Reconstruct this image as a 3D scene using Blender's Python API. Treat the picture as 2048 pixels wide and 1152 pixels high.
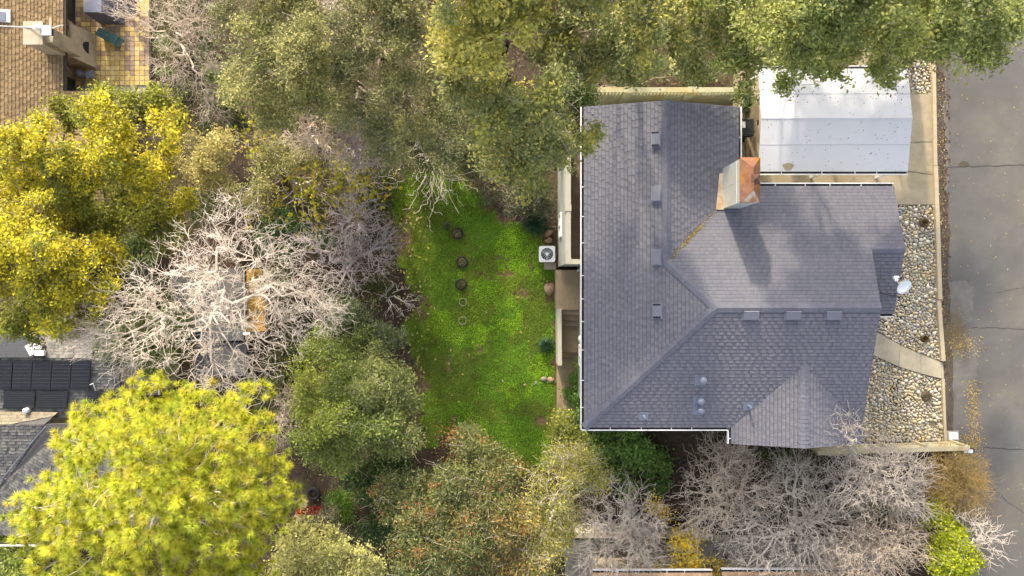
import bpy, math, random
import numpy as np
from mathutils import Vector, Matrix
for o in list(bpy.data.objects): bpy.data.objects.remove(o)
scene = bpy.context.scene
C = scene.collection
R = math.radians
random.seed(7)
rng = np.random.default_rng(11)

# ---------------------------------------------------------------- camera, sky, sun, exposure
H, F = 30.0, 1350.0            # camera height over the lawn, focal length in pixels of the 2048 px photograph
cam_d = bpy.data.cameras.new('camera'); cam = bpy.data.objects.new('camera', cam_d); C.objects.link(cam)
cam.location = (0, 0, H); cam.rotation_euler = (0, 0, 0)
cam_d.sensor_width = 36.0; cam_d.lens = 36.0 * F / 2048.0
cam_d.clip_start = 0.1; cam_d.clip_end = 500
scene.camera = cam

SUN_EL, SUN_AZ = 21.0, -15.0   # sun stands low beyond the top of the picture, a little to the left
world = bpy.data.worlds.new('World'); scene.world = world; world.use_nodes = True
nt = world.node_tree; nt.nodes.clear()
sky = nt.nodes.new('ShaderNodeTexSky'); sky.sky_type = 'NISHITA'; sky.sun_disc = False
sky.sun_elevation = R(SUN_EL); sky.sun_rotation = R(SUN_AZ)
sky.air_density = 1.0; sky.dust_density = 4.0; sky.ozone_density = 1.0
hs = nt.nodes.new('ShaderNodeHueSaturation'); hs.inputs['Saturation'].default_value = 0.42
bg = nt.nodes.new('ShaderNodeBackground'); bg.inputs['Strength'].default_value = 0.15
wo = nt.nodes.new('ShaderNodeOutputWorld')
nt.links.new(sky.outputs[0], hs.inputs['Color']); nt.links.new(hs.outputs[0], bg.inputs[0]); nt.links.new(bg.outputs[0], wo.inputs[0])
sd = bpy.data.lights.new('sun', 'SUN'); sd.energy = 2.15; sd.angle = R(2.4); sd.color = (1.0, 0.86, 0.64)
sun = bpy.data.objects.new('sun', sd); C.objects.link(sun)
sv = Vector((math.sin(R(SUN_AZ)) * math.cos(R(SUN_EL)), math.cos(R(SUN_AZ)) * math.cos(R(SUN_EL)), math.sin(R(SUN_EL))))
sun.rotation_euler = sv.to_track_quat('Z', 'Y').to_euler(); sun.location = (0, 20, 30)
vs = scene.view_settings
vs.view_transform = 'Standard'; vs.look = 'None'; vs.exposure = 1.6; vs.gamma = 1.0; vs.use_curve_mapping = False
scene.render.engine = 'CYCLES'
scene.cycles.max_bounces = 8; scene.cycles.diffuse_bounces = 5; scene.cycles.transmission_bounces = 5; scene.cycles.glossy_bounces = 2
scene.cycles.use_denoising = True

# ---------------------------------------------------------------- helpers
def sstep(t): t = np.clip(t, 0, 1); return t * t * (3 - 2 * t)
def vnoise(x, y, s, seed=0):
    x = np.asarray(x, float) / s; y = np.asarray(y, float) / s
    xi = np.floor(x).astype(np.int64); yi = np.floor(y).astype(np.int64)
    fx = sstep(x - xi); fy = sstep(y - yi)
    def h(a, b):
        n = (a * 374761393 + b * 668265263 + seed * 974634777) & 0xFFFFFFFF
        n = ((n ^ (n >> 13)) * 1274126177) & 0xFFFFFFFF
        return ((n ^ (n >> 16)) & 0xFFFF) / 65535.0
    return (h(xi, yi) * (1 - fx) + h(xi + 1, yi) * fx) * (1 - fy) + (h(xi, yi + 1) * (1 - fx) + h(xi + 1, yi + 1) * fx) * fy
def terrain(x, y):
    x = np.asarray(x, float); y = np.asarray(y, float)
    z = -3.0 * sstep((-5 - x) / 12.0) + 2.8 * sstep((x - 2.2) / 10.3)
    # the land falls a little to the south of the house, beyond the block wall
    z = z - 1.0 * sstep((-9.6 - y) / 0.9) * sstep((x - 1) / 3) * sstep((17.5 - x) / 3)
    return z + 0.06 * (vnoise(x, y, 1.3, 3) - 0.5) * (x < 16)
def W(px, py, z):
    k = (H - z) / F
    return Vector(((px - 1024) * k, -(py - 576) * k, z))
def G(px, py, dz=0.0):
    z = 0.0
    for _ in range(12):
        p = W(px, py, z); z = float(terrain(p.x, p.y)) + dz
    return W(px, py, z)
def GV(px, py, dz=0.0):
    z = np.zeros(len(px))
    for _ in range(10):
        k = (H - z) / F; x = (px - 1024) * k; y = -(py - 576) * k; z = terrain(x, y) + dz
    return np.stack([x, y, z], 1)
def pix(x, y, z): return 1024 + x * F / (H - z), 576 - y * F / (H - z)
def inpoly(x, y, poly):
    x = np.asarray(x, float); y = np.asarray(y, float); r = np.zeros(x.shape, bool); n = len(poly)
    for i in range(n):
        x0, y0 = poly[i]; x1, y1 = poly[(i + 1) % n]
        if y0 == y1: continue
        r ^= ((y0 > y) != (y1 > y)) & (x < (x1 - x0) * (y - y0) / (y1 - y0) + x0)
    return r

# ---- materials
MATS = {}
def mat(name, col=(.5, .5, .5), rough=.8, var=.15, scale=6.0, bump=0.0, bscale=40.0, attr=None, metal=0.0, trans=0.0, col2=None, c2thr=(.45, .6), c2scale=1.5, spec=.3):
    m = bpy.data.materials.new(name); m.use_nodes = True; n = m.node_tree; n.nodes.clear(); L = n.links.new
    out = n.nodes.new('ShaderNodeOutputMaterial'); b = n.nodes.new('ShaderNodeBsdfPrincipled')
    b.inputs['Roughness'].default_value = rough; b.inputs['Metallic'].default_value = metal
    b.inputs['Specular IOR Level'].default_value = spec
    geo = n.nodes.new('ShaderNodeNewGeometry')
    if attr:
        a = n.nodes.new('ShaderNodeAttribute'); a.attribute_name = attr; src = a.outputs['Color']
    else:
        a = n.nodes.new('ShaderNodeRGB'); a.outputs[0].default_value = (*col, 1); src = a.outputs[0]
    if col2 is not None:
        nz = n.nodes.new('ShaderNodeTexNoise'); nz.inputs['Scale'].default_value = c2scale; nz.inputs['Detail'].default_value = 7; nz.inputs['Roughness'].default_value = .62
        L(geo.outputs['Position'], nz.inputs['Vector'])
        rp = n.nodes.new('ShaderNodeValToRGB'); rp.color_ramp.elements[0].position = c2thr[0]; rp.color_ramp.elements[1].position = c2thr[1]
        L(nz.outputs['Fac'], rp.inputs[0])
        mx = n.nodes.new('ShaderNodeMix'); mx.data_type = 'RGBA'; L(rp.outputs[0], mx.inputs[0]); L(src, mx.inputs[6]); mx.inputs[7].default_value = (*col2, 1); src = mx.outputs[2]
    if var > 0:
        nz = n.nodes.new('ShaderNodeTexNoise'); nz.inputs['Scale'].default_value = scale; nz.inputs['Detail'].default_value = 8; nz.inputs['Roughness'].default_value = .65
        L(geo.outputs['Position'], nz.inputs['Vector'])
        mr = n.nodes.new('ShaderNodeMapRange'); mr.inputs[1].default_value = .25; mr.inputs[2].default_value = .75; mr.inputs[3].default_value = 1 - var; mr.inputs[4].default_value = 1 + var
        L(nz.outputs['Fac'], mr.inputs[0])
        ml = n.nodes.new('ShaderNodeVectorMath'); ml.operation = 'SCALE'; L(src, ml.inputs[0]); L(mr.outputs[0], ml.inputs['Scale']); src = ml.outputs[0]
    L(src, b.inputs['Base Color'])
    if bump > 0:
        nz = n.nodes.new('ShaderNodeTexNoise'); nz.inputs['Scale'].default_value = bscale; nz.inputs['Detail'].default_value = 5
        L(geo.outputs['Position'], nz.inputs['Vector'])
        bp = n.nodes.new('ShaderNodeBump'); bp.inputs['Strength'].default_value = bump; bp.inputs['Distance'].default_value = .02
        L(nz.outputs['Fac'], bp.inputs['Height']); L(bp.outputs[0], b.inputs['Normal'])
    if trans > 0:
        t = n.nodes.new('ShaderNodeBsdfTranslucent'); L(src, t.inputs['Color'])
        ms = n.nodes.new('ShaderNodeMixShader'); ms.inputs[0].default_value = trans
        L(b.outputs[0], ms.inputs[1]); L(t.outputs[0], ms.inputs[2]); L(ms.outputs[0], out.inputs[0])
    else:
        L(b.outputs[0], out.inputs[0])
    MATS[name] = m; return m
mat('ground', attr='col', var=.45, scale=7, bump=.8, bscale=22, rough=.95)
mat('asphalt', (.124, .118, .113), .92, .17, .9, .6, 140, col2=(.165, .15, .128), c2thr=(.45, .68), c2scale=.3)
mat('road_edge', (.085, .07, .055), .95, .5, 5, .6, 60)
mat('concrete', (.37, .31, .21), .9, .2, 2.2, .3, 60, col2=(.23, .185, .115), c2thr=(.5, .72), c2scale=.8)
mat('concrete_pale', (.43, .37, .27), .9, .15, 3, .25, 60, col2=(.3, .25, .17), c2thr=(.55, .75), c2scale=1.2)
mat('concrete_grey', (.30, .28, .25), .9, .25, 2, .3, 50)
mat('steps', (.33, .25, .16), .9, .2, 4, .3, 60, col2=(.22, .16, .1), c2thr=(.5, .7), c2scale=2)
mat('terrace_floor', (.20, .15, .105), .85, .25, 3, .2, 60)
mat('kerb', (.46, .38, .26), .9, .15, 5, .3, 60)
mat('block', (.50, .44, .36), .9, .15, 5, .4, 50)
mat('shingle', attr='col', var=.22, scale=14, rough=.95, bump=.5, bscale=150, spec=.15)
mat('shingle_house', attr='col', var=.12, scale=9, rough=.95, bump=.5, bscale=150, spec=.15, col2=(.205, .198, .21), c2thr=(.5, .95), c2scale=.45)
mat('sheathing', (.09, .085, .085), .9, .1)
mat('siding', (.34, .365, .325), .75, .06, 3)
mat('siding_cap', (.43, .41, .335), .75, .08, 4)
mat('stucco', (.40, .33, .23), .9, .15, 5, .3, 60, col2=(.28, .23, .16), c2thr=(.5, .7), c2scale=2)
mat('white_paint', (.74, .73, .73), .5, .05, 4)
mat('carport_sheet', (.63, .63, .665), .6, .03, 2.0, col2=(.585, .58, .60), c2thr=(.55, .75), c2scale=.7)
mat('seam', (.48, .48, .51), .6, .05)
mat('dark', (.02, .02, .022), .7, .2)
mat('gutter_inside', (.045, .04, .036), .9, .4, 9)
mat('glass', (.03, .035, .04), .08, 0, spec=.6)
mat('galvanised', (.60, .63, .60), .45, .10, 5, metal=.35, col2=(.62, .58, .42), c2thr=(.52, .7), c2scale=2.2)
mat('rust_cap', (.26, .125, .075), .42, .4, 5, metal=.35, col2=(.40, .17, .025), c2thr=(.54, .66), c2scale=2.0)
mat('rust_pale', (.60, .48, .38), .5, .3, 5, metal=.3, col2=(.38, .17, .07), c2thr=(.45, .62), c2scale=3)
mat('flashing', (.58, .50, .38), .55, .15, 5, metal=.2, col2=(.45, .30, .16), c2thr=(.5, .62), c2scale=2.5)
mat('vent_blue', (.165, .17, .205), .6, .08, 5)
mat('rust_dark', (.11, .06, .042), .6, .4, 6, metal=.2)
mat('asphalt_patch', (.15, .142, .13), .92, .25, 2.5, .5, 120)
mat('vent_dome', (.20, .22, .275), .4, .06, 5, metal=.2)
mat('vent_base', (.175, .195, .255), .5, .08, 5)
mat('plastic_white', (.76, .77, .78), .4, .03, 5)
mat('ac_metal', (.50, .52, .54), .5, .05, 5)
mat('rubber', (.03, .03, .032), .8, .2, 12)
mat('bed_soil', (.23, .185, .125), .95, .4, 14, .8, 30)
mat('soil', (.13, .10, .068), .95, .4, 9, .6, 30)
mat('wire_pale', (.42, .37, .27), .7, .1)
mat('bin', (.03, .035, .033), .5, .2, 5)
mat('wood_pale', (.52, .45, .28), .8, .15, 4)
mat('wood_fence', (.42, .40, .26), .8, .2, 3, col2=(.42, .28, .07), c2thr=(.52, .7), c2scale=.6)
mat('wood_old', (.27, .21, .13), .85, .2, 4)
mat('wood_dark', (.055, .048, .04), .85, .2, 4)
mat('boulder', (.33, .22, .145), .9, .25, 4, .5, 20)
mat('boulder_grey', (.24, .21, .17), .9, .25, 4, .5, 20)
mat('panel', (.016, .017, .021), .22, .2, 3, spec=.5)
mat('panel_frame', (.03, .03, .033), .5, 0)
mat('shed_roof', (.13, .122, .115), .9, .2, 3, .3, 40, col2=(.09, .085, .08), c2thr=(.5, .65), c2scale=1.4)
mat('shed_side', (.50, .29, .045), .9, .5, 6, .5, 30, col2=(.14, .07, .02), c2thr=(.46, .6), c2scale=2.5)
mat('shed_dark', (.10, .10, .105), .9, .2, 3)
mat('teal', (.035, .085, .082), .5, .2, 8)
mat('cover', (.12, .12, .14), .75, .1, 4)
mat('cover_top', (.32, .33, .38), .7, .06, 4)
mat('red_plastic', (.50, .02, .012), .4, .1, 6)
mat('cream_plastic', (.55, .43, .26), .5, .1, 6)
mat('pink_plastic', (.35, .03, .09), .5, .1, 6)
mat('bucket_white', (.8, .8, .78), .5, .03, 6)
mat('bark', (.16, .13, .10), .95, .3, 8)
mat('bark_grey', (.58, .51, .435), .95, .2, 6)
mat('bark_white', (.72, .63, .55), .9, .15, 5)
mat('bark_mauve', (.45, .395, .385), .95, .2, 5)
mat('bark_tan', (.60, .50, .40), .9, .2, 5)
mat('bark_gold', (.47, .33, .13), .9, .25, 5)
mat('leaf', attr='col', var=.0, rough=.6, trans=.45, spec=.25)
mat('crack', (.06, .055, .05), .95, .2)
mat('needle', attr='col', var=.0, rough=.5, trans=.25, spec=.3)
mat('dry_leaf', attr='col', var=.0, rough=.8, trans=.1)
for i, c in enumerate([(.56, .48, .33), (.50, .44, .32), (.60, .52, .36), (.45, .41, .34), (.53, .42, .25), (.40, .39, .37), (.64, .58, .48)]):
    mat('stone_%d' % i, c, .85, .18, 9, .3, 40)
STONECOL = [(.56, .48, .33), (.50, .44, .32), (.60, .52, .36), (.45, .41, .34), (.53, .42, .25), (.40, .39, .37), (.64, .58, .48)]
mat('stone_mix', attr='col', var=.18, scale=9, rough=.85, bump=.3)
for i, c in enumerate([(.56, .41, .15), (.51, .37, .13), (.46, .32, .115), (.29, .20, .14), (.60, .46, .20), (.35, .245, .165)]):
    mat('tile_%d' % i, c, .75, .2, 6)

# ---- objects
def tag(o, label=None, cat=None, group=None, kind=None):
    if label: o['label'] = label
    if cat: o['category'] = cat
    if group: o['group'] = group
    if kind: o['kind'] = kind
    return o
def thing(name, label, cat, loc=(0, 0, 0), group=None):
    o = bpy.data.objects.new(name, None); C.objects.link(o); o.location = loc; o.empty_display_size = .2
    return tag(o, label, cat, group)
def root_loc(p):
    v = Vector((0, 0, 0))
    while p is not None: v += p.location; p = p.parent
    return v
def link(o, parent):
    C.objects.link(o)
    if parent is not None:
        o.parent = parent
        p = parent; acc = Matrix()
        # geometry is given in world coordinates: undo the parent's place
        o.matrix_parent_inverse = world_mat(parent).inverted()
    return o
def world_mat(o):
    m = Matrix.LocRotScale(o.location, o.rotation_euler, o.scale)
    if o.parent is not None: m = world_mat(o.parent) @ o.matrix_parent_inverse @ m
    return m
def npmesh(name, V, faces, m, parent=None, fcol=None, vcol=None, smooth=False):
    """V (n,3); faces: list of (k,size) int arrays; fcol: per-face colours"""
    V = np.asarray(V, np.float32).reshape(-1, 3)
    me = bpy.data.meshes.new(name)
    faces = [np.asarray(f, np.int32) for f in faces if len(f)]
    nl = sum(f.size for f in faces); nf = sum(len(f) for f in faces)
    me.vertices.add(len(V)); me.vertices.foreach_set('co', V.ravel())
    me.loops.add(nl); me.loops.foreach_set('vertex_index', np.concatenate([f.ravel() for f in faces]))
    me.polygons.add(nf)
    sizes = np.concatenate([np.full(len(f), f.shape[1], np.int32) for f in faces])
    me.polygons.foreach_set('loop_start', np.concatenate([[0], np.cumsum(sizes)[:-1]]).astype(np.int32))
    if smooth: me.polygons.foreach_set('use_smooth', np.ones(nf, bool))
    me.update(calc_edges=True)
    if fcol is not None:
        a = me.attributes.new('col', 'FLOAT_COLOR', 'FACE')
        a.data.foreach_set('color', np.hstack([np.asarray(fcol, np.float32), np.ones((nf, 1), np.float32)]).ravel())
    if vcol is not None:
        a = me.attributes.new('col', 'FLOAT_COLOR', 'POINT')
        a.data.foreach_set('color', np.hstack([np.asarray(vcol, np.float32), np.ones((len(V), 1), np.float32)]).ravel())
    if m: me.materials.append(MATS[m])
    return link(bpy.data.objects.new(name, me), parent)
class MB:
    def __init__(s): s.v = []; s.f = []; s.c = []
    def add(s, v, f, col=None):
        b = len(s.v); s.v += [tuple(p) for p in v]; s.f += [tuple(b + i for i in q) for q in f]
        if col is not None: s.c += [col] * len(f)
        return s
    def hexa(s, lo, hi, col=None):          # two rings of equal length, lower and upper
        n = len(lo)
        f = [tuple(range(n))[::-1], tuple(range(n, 2 * n))] + [(i, (i + 1) % n, n + (i + 1) % n, n + i) for i in range(n)]
        return s.add(list(lo) + list(hi), f, col)
    def box(s, x0, x1, y0, y1, z0, z1, col=None):
        r = [(x0, y0), (x1, y0), (x1, y1), (x0, y1)]
        return s.hexa([(a, b, z0) for a, b in r], [(a, b, z1) for a, b in r], col)
    def obox(s, c, size, rz=0.0, rx=0.0, ry=0.0):
        M_ = Matrix.Translation(Vector(c)) @ Matrix.Rotation(rz, 4, 'Z') @ Matrix.Rotation(ry, 4, 'Y') @ Matrix.Rotation(rx, 4, 'X')
        a, b, h = size[0] / 2, size[1] / 2, size[2] / 2
        r = [(-a, -b), (a, -b), (a, b), (-a, b)]
        return s.hexa([M_ @ Vector((x, y, -h)) for x, y in r], [M_ @ Vector((x, y, h)) for x, y in r])
    def prism(s, poly, z0, z1):
        if sum(poly[i - 1][0] * poly[i][1] - poly[i][0] * poly[i - 1][1] for i in range(len(poly))) < 0: poly = poly[::-1]
        return s.hexa([(x, y, z0) for x, y in poly], [(x, y, z1) for x, y in poly])
    def slab(s, poly3, t):                  # a sheet of 3-D points with thickness t downwards
        if sum(poly3[i - 1][0] * poly3[i][1] - poly3[i][0] * poly3[i - 1][1] for i in range(len(poly3))) < 0: poly3 = poly3[::-1]
        return s.hexa([(p[0], p[1], p[2] - t) for p in poly3], [tuple(p) for p in poly3])
    def tube(s, p0, p1, r0, r1=None, n=8):
        p0 = Vector(p0); p1 = Vector(p1); r1 = r0 if r1 is None else r1
        q = (p1 - p0).to_track_quat('Z', 'Y')
        ring = [q @ Vector((math.cos(2 * math.pi * i / n), math.sin(2 * math.pi * i / n), 0)) for i in range(n)]
        return s.hexa([p0 + v * r0 for v in ring], [p1 + v * r1 for v in ring])
    def path(s, pts, r, n=5):
        for a, b in zip(pts[:-1], pts[1:]): s.tube(a, b, r, r, n)
        return s
    def lathe(s, prof, c, n=20, M_=None):   # prof: (radius, z) from the bottom outwards
        M_ = M_ or Matrix(); c = Vector(c); v = []; f = []
        for r_, z_ in prof:
            for i in range(n):
                a = 2 * math.pi * i / n; v.append(c + M_ @ Vector((r_ * math.cos(a), r_ * math.sin(a), z_)))
        for j in range(len(prof) - 1):
            for i in range(n): f.append((j * n + i, j * n + (i + 1) % n, (j + 1) * n + (i + 1) % n, (j + 1) * n + i))
        f.append(tuple(range(n))[::-1]); f.append(tuple(range((len(prof) - 1) * n, len(prof) * n)))
        return s.add(v, f)
    def rock(s, c, size, seed=0, n=9, m=6, rz=0.0):
        rr = random.Random(seed); v = []; f = []; ph = [rr.uniform(0, 6.28) for _ in range(6)]
        for j in range(m + 1):
            t = math.pi * j / m
            for i in range(n):
                a = 2 * math.pi * i / n
                k = 1 + .14 * math.sin(2 * a + ph[0]) + .10 * math.sin(3 * a + ph[1] + 2 * t) + .08 * math.cos(3 * t + ph[2] + a) + rr.uniform(-.05, .05)
                x, y, z = k * math.sin(t) * math.cos(a) * size[0], k * math.sin(t) * math.sin(a) * size[1], -math.cos(t) * size[2]
                v.append((c[0] + x * math.cos(rz) - y * math.sin(rz), c[1] + x * math.sin(rz) + y * math.cos(rz), c[2] + z))
        for j in range(m):
            for i in range(n): f.append((j * n + i, j * n + (i + 1) % n, (j + 1) * n + (i + 1) % n, (j + 1) * n + i))
        return s.add(v, f)
    def build(s, name, m, parent=None, smooth=False):
        me = bpy.data.meshes.new(name); me.from_pydata(s.v, [], s.f)
        if smooth: me.polygons.foreach_set('use_smooth', [True] * len(me.polygons))
        me.materials.append(MATS[m]); me.update()
        if s.c:
            a = me.attributes.new('col', 'FLOAT_COLOR', 'FACE')
            a.data.foreach_set('color', [x for c in s.c for x in (*c, 1)])
        return link(bpy.data.objects.new(name, me), parent)
def shared(name, me, parent, M_):
    """another object on shared mesh data, placed by a world matrix"""
    o = bpy.data.objects.new(name, me); C.objects.link(o); o.parent = parent
    o.matrix_parent_inverse = world_mat(parent).inverted(); o.matrix_basis = M_
    return o
def only_mesh(b, name, m, smooth=False):
    me = bpy.data.meshes.new(name); me.from_pydata(b.v, [], b.f)
    if smooth: me.polygons.foreach_set('use_smooth', [True] * len(me.polygons))
    me.materials.append(MATS[m]); me.update(); return me
def copy_tree(o, parent=None):
    c = o.copy(); C.objects.link(c); c.parent = parent
    for ch in o.children: copy_tree(ch, c)
    return c
def P2(pts, z): return [tuple(W(x, y, z)[:2]) for x, y in pts]

# ---- shingled roof plane: z = a x + b y + c over convex plan polygons
def clip(sub, poly):
    n = len(poly); area = sum(poly[i - 1][0] * poly[i][1] - poly[i][0] * poly[i - 1][1] for i in range(n))
    if area < 0: poly = poly[::-1]
    for i in range(n):
        ax, ay = poly[i]; bx, by = poly[(i + 1) % n]; out = []
        for j in range(len(sub)):
            p = sub[j]; q = sub[(j + 1) % len(sub)]
            dp = (bx - ax) * (p[1] - ay) - (by - ay) * (p[0] - ax); dq = (bx - ax) * (q[1] - ay) - (by - ay) * (q[0] - ax)
            if dp >= 0: out.append(p)
            if (dp >= 0) != (dq >= 0):
                t = dp / (dp - dq); out.append((p[0] + (q[0] - p[0]) * t, p[1] + (q[1] - p[1]) * t))
        sub = out
        if len(sub) < 3: return []
    return sub
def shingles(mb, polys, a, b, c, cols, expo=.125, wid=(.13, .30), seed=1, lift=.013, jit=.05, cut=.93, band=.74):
    tooth = False
    rr = random.Random(seed); g = math.hypot(a, b); vx, vy = a / g, b / g; ux, uy = vy, -vx
    k = expo / math.sqrt(1 + g * g)
    U = [p[0] * ux + p[1] * uy for q in polys for p in q]; Vv = [p[0] * vx + p[1] * vy for q in polys for p in q]
    v = min(Vv)
    while v < max(Vv):
        u = min(U) - rr.uniform(0, .3)
        while u < max(U):
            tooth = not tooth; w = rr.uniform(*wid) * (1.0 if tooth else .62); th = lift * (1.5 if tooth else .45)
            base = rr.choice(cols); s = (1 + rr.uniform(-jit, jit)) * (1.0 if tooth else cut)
            col = tuple(x * s for x in base)
            rect = [(u * ux + v * vx, u * uy + v * vy), ((u + w - .004) * ux + v * vx, (u + w - .004) * uy + v * vy),
                    ((u + w - .004) * ux + (v + k) * vx, (u + w - .004) * uy + (v + k) * vy), (u * ux + (v + k) * vx, u * uy + (v + k) * vy)]
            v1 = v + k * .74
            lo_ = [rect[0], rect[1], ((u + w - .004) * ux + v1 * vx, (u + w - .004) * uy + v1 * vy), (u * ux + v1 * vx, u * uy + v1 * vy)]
            hi_ = [lo_[3], lo_[2], rect[2], rect[3]]  # upper strip darkened by band: course shadow line painted into the colour
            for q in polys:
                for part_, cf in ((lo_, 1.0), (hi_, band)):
                    r_ = clip(part_, q)
                    if len(r_) < 3: continue
                    top = [(x, y, a * x + b * y + c + .004 + th * (1 - .85 * (x * vx + y * vy - v) / k)) for x, y in r_]
                    n = len(top)
                    if sum(r_[i - 1][0] * r_[i][1] - r_[i][0] * r_[i - 1][1] for i in range(n)) < 0: top = top[::-1]
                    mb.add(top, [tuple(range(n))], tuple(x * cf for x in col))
                    low = [p for p in top if (p[0] * vx + p[1] * vy - v) < .002]
                    if len(low) == 2:
                        p, q2 = low
                        mb.add([p, q2, (q2[0], q2[1], a * q2[0] + b * q2[1] + c), (p[0], p[1], a * p[0] + b * p[1] + c)], [(0, 1, 2, 3)], tuple(x * .7 for x in col))  # butt edge darkened too, shade put into its colour
            u += w
        v += k
def cap_mesh(name, drop, m='shingle', col=(.1, .1, .12), length=.20, half=.155):
    b = MB(); h = .03
    L_ = length
    b.add([(0, 0, h + .014), (L_, 0, h), (L_, half, h - half * drop), (0, half, h + .014 - half * drop), (L_, -half, h - half * drop), (0, -half, h + .014 - half * drop),
           (0, 0, h - .01), (0, half, h - .01 - half * drop), (0, -half, h - .01 - half * drop)],
          [(0, 1, 2, 3), (0, 5, 4, 1), (0, 3, 7, 6), (0, 6, 8, 5)])
    me = bpy.data.meshes.new(name); me.from_pydata(b.v, [], b.f); me.materials.append(MATS[m])
    a = me.attributes.new('col', 'FLOAT_COLOR', 'FACE'); a.data.foreach_set('color', [x for _ in b.f for x in (*col, 1)]); me.update()
    return me
def ridge_caps(parent, p0, p1, drop, cols, step=.145):
    p0 = Vector(p0); p1 = Vector(p1); d = p1 - p0; n = max(1, int(d.length / step)); dn = d.normalized()
    mes = [cap_mesh('ridge_cap', drop, col=c) for c in cols]
    yax = Vector((0, 0, 1)).cross(dn).normalized(); zax = dn.cross(yax)
    rot = Matrix((dn, yax, zax)).transposed().to_4x4()
    for i in range(n):
        o = shared('ridge_cap', random.choice(mes), parent, Matrix.Translation(p0 + d * (i / n)) @ rot)
# ---- vegetation generators
def unit(n, up=-1.0):
    v = rng.normal(size=(int(n * 2.6) + 20, 3)); v /= np.linalg.norm(v, axis=1)[:, None]
    v = v[v[:, 2] > up]
    while len(v) < n: v = np.vstack([v, v])
    return v[:n]
def leaves_geo(cen, size, asp, upb, cols, cjit=.18, spread=None):
    n = len(cen)
    nv = unit(n) * 1.0 + np.array([0, 0, upb]); nv /= np.linalg.norm(nv, axis=1)[:, None] + 1e-9
    t = unit(n); t -= nv * np.sum(t * nv, 1)[:, None]; t /= np.linalg.norm(t, axis=1)[:, None] + 1e-9
    b = np.cross(nv, t); s = size * rng.uniform(.55, 1.4, n)[:, None]
    p0 = cen - t * s; p1 = cen + b * s * asp - t * s * .1 + nv * s * .15; p2 = cen + t * s; p3 = cen - b * s * asp - t * s * .1 + nv * s * .15
    V = np.stack([p0, p1, p2, p3], 1).reshape(-1, 3)
    Fc = np.arange(4 * n).reshape(-1, 4)
    col = cols * (1 + rng.uniform(-cjit, cjit, n))[:, None]
    return V, Fc, col
def tubes_geo(segs, sides=3):
    s = np.asarray(segs, float)
    p0, p1, r0, r1 = s[:, 0:3], s[:, 3:6], s[:, 6:7], s[:, 7:8]
    d = p1 - p0; d /= np.linalg.norm(d, axis=1)[:, None] + 1e-9
    ref = np.where(np.abs(d[:, 2:3]) > .9, np.array([[1., 0, 0]]), np.array([[0, 0, 1.]]))
    a = np.cross(d, ref); a /= np.linalg.norm(a, axis=1)[:, None] + 1e-9; b = np.cross(d, a)
    rings = []
    for k in range(sides):
        an = 2 * math.pi * k / sides; o = a * math.cos(an) + b * math.sin(an)
        rings.append((p0 + o * r0, p1 + o * r1))
    V = np.stack([x for k in range(sides) for x in rings[k]], 1).reshape(-1, 3)
    base = (np.arange(len(s)) * 2 * sides)[:, None]
    Fc = np.concatenate([base + np.array([[2 * k, 2 * ((k + 1) % sides), 2 * ((k + 1) % sides) + 1, 2 * k + 1]]) for k in range(sides)])
    return V, Fc
def link_seg(segs, p, q, r0, r1, wig=.12, step=.45, rise=0.0):
    d = q - p; L_ = float(np.linalg.norm(d)); n = max(1, min(6, int(L_ / step) + 1)); prev = p
    off = rng.normal(size=3) * wig * L_
    for i in range(1, n + 1):
        t = i / n; bow = math.sin(math.pi * t)
        x = p + d * t + off * bow * .6 + (rng.normal(size=3) * wig * L_ * .35 * (t < 1)) + np.array([0, 0, rise * L_ * bow])
        if i == n: x = q
        segs.append((*prev, *x, r0 + (r1 - r0) * (i - 1) / n, r0 + (r1 - r0) * t)); prev = x
def kmeans(P, k):
    c = P[rng.choice(len(P), k, replace=False)]
    for _ in range(3):
        l = np.argmin(((P[:, None] - c[None]) ** 2).sum(2), 1)
        c = np.array([P[l == i].mean(0) if (l == i).any() else c[i] for i in range(k)])
    return l, c
def grow(segs, node, P, rt, wig=.12, pw=.42, frac=.55, k=4, jit=0.0):
    stack = [(np.asarray(node, float), P)]
    while stack:
        nd, Q = stack.pop(); n = len(Q)
        if n <= 2:
            for q in Q: link_seg(segs, nd, q, rt * 1.3, rt * .55, wig, .3)
            continue
        kk = min(k, n) if n > 3 else 2
        l, c = kmeans(Q, kk)
        for i in range(kk):
            S = Q[l == i]
            if len(S) == 0: continue
            if len(S) == 1: link_seg(segs, nd, S[0], rt * 1.3, rt * .55, wig, .3); continue
            ce = S.mean(0); mid = nd + (ce - nd) * (frac + rng.uniform(-.1, .12)) + rng.normal(size=3) * np.linalg.norm(ce - nd) * jit * np.array([1, 1, .5]) * min(1.0, .9 / np.linalg.norm(ce - nd))
            r0 = rt * len(S) ** pw; link_seg(segs, nd, mid, r0 * 1.08, r0 * .85, wig, .5)
            stack.append((mid, S))
def lobe_world(l):
    px, py, z, rp = l[:4]; p = W(px, py, z); r = rp * (H - z) / F
    rz = l[4] if len(l) > 4 and l[4] else r * .75
    return np.array(p), r, rz
LEAFK = 2.4
LEAFS, LEAFN = .95, .77
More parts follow.
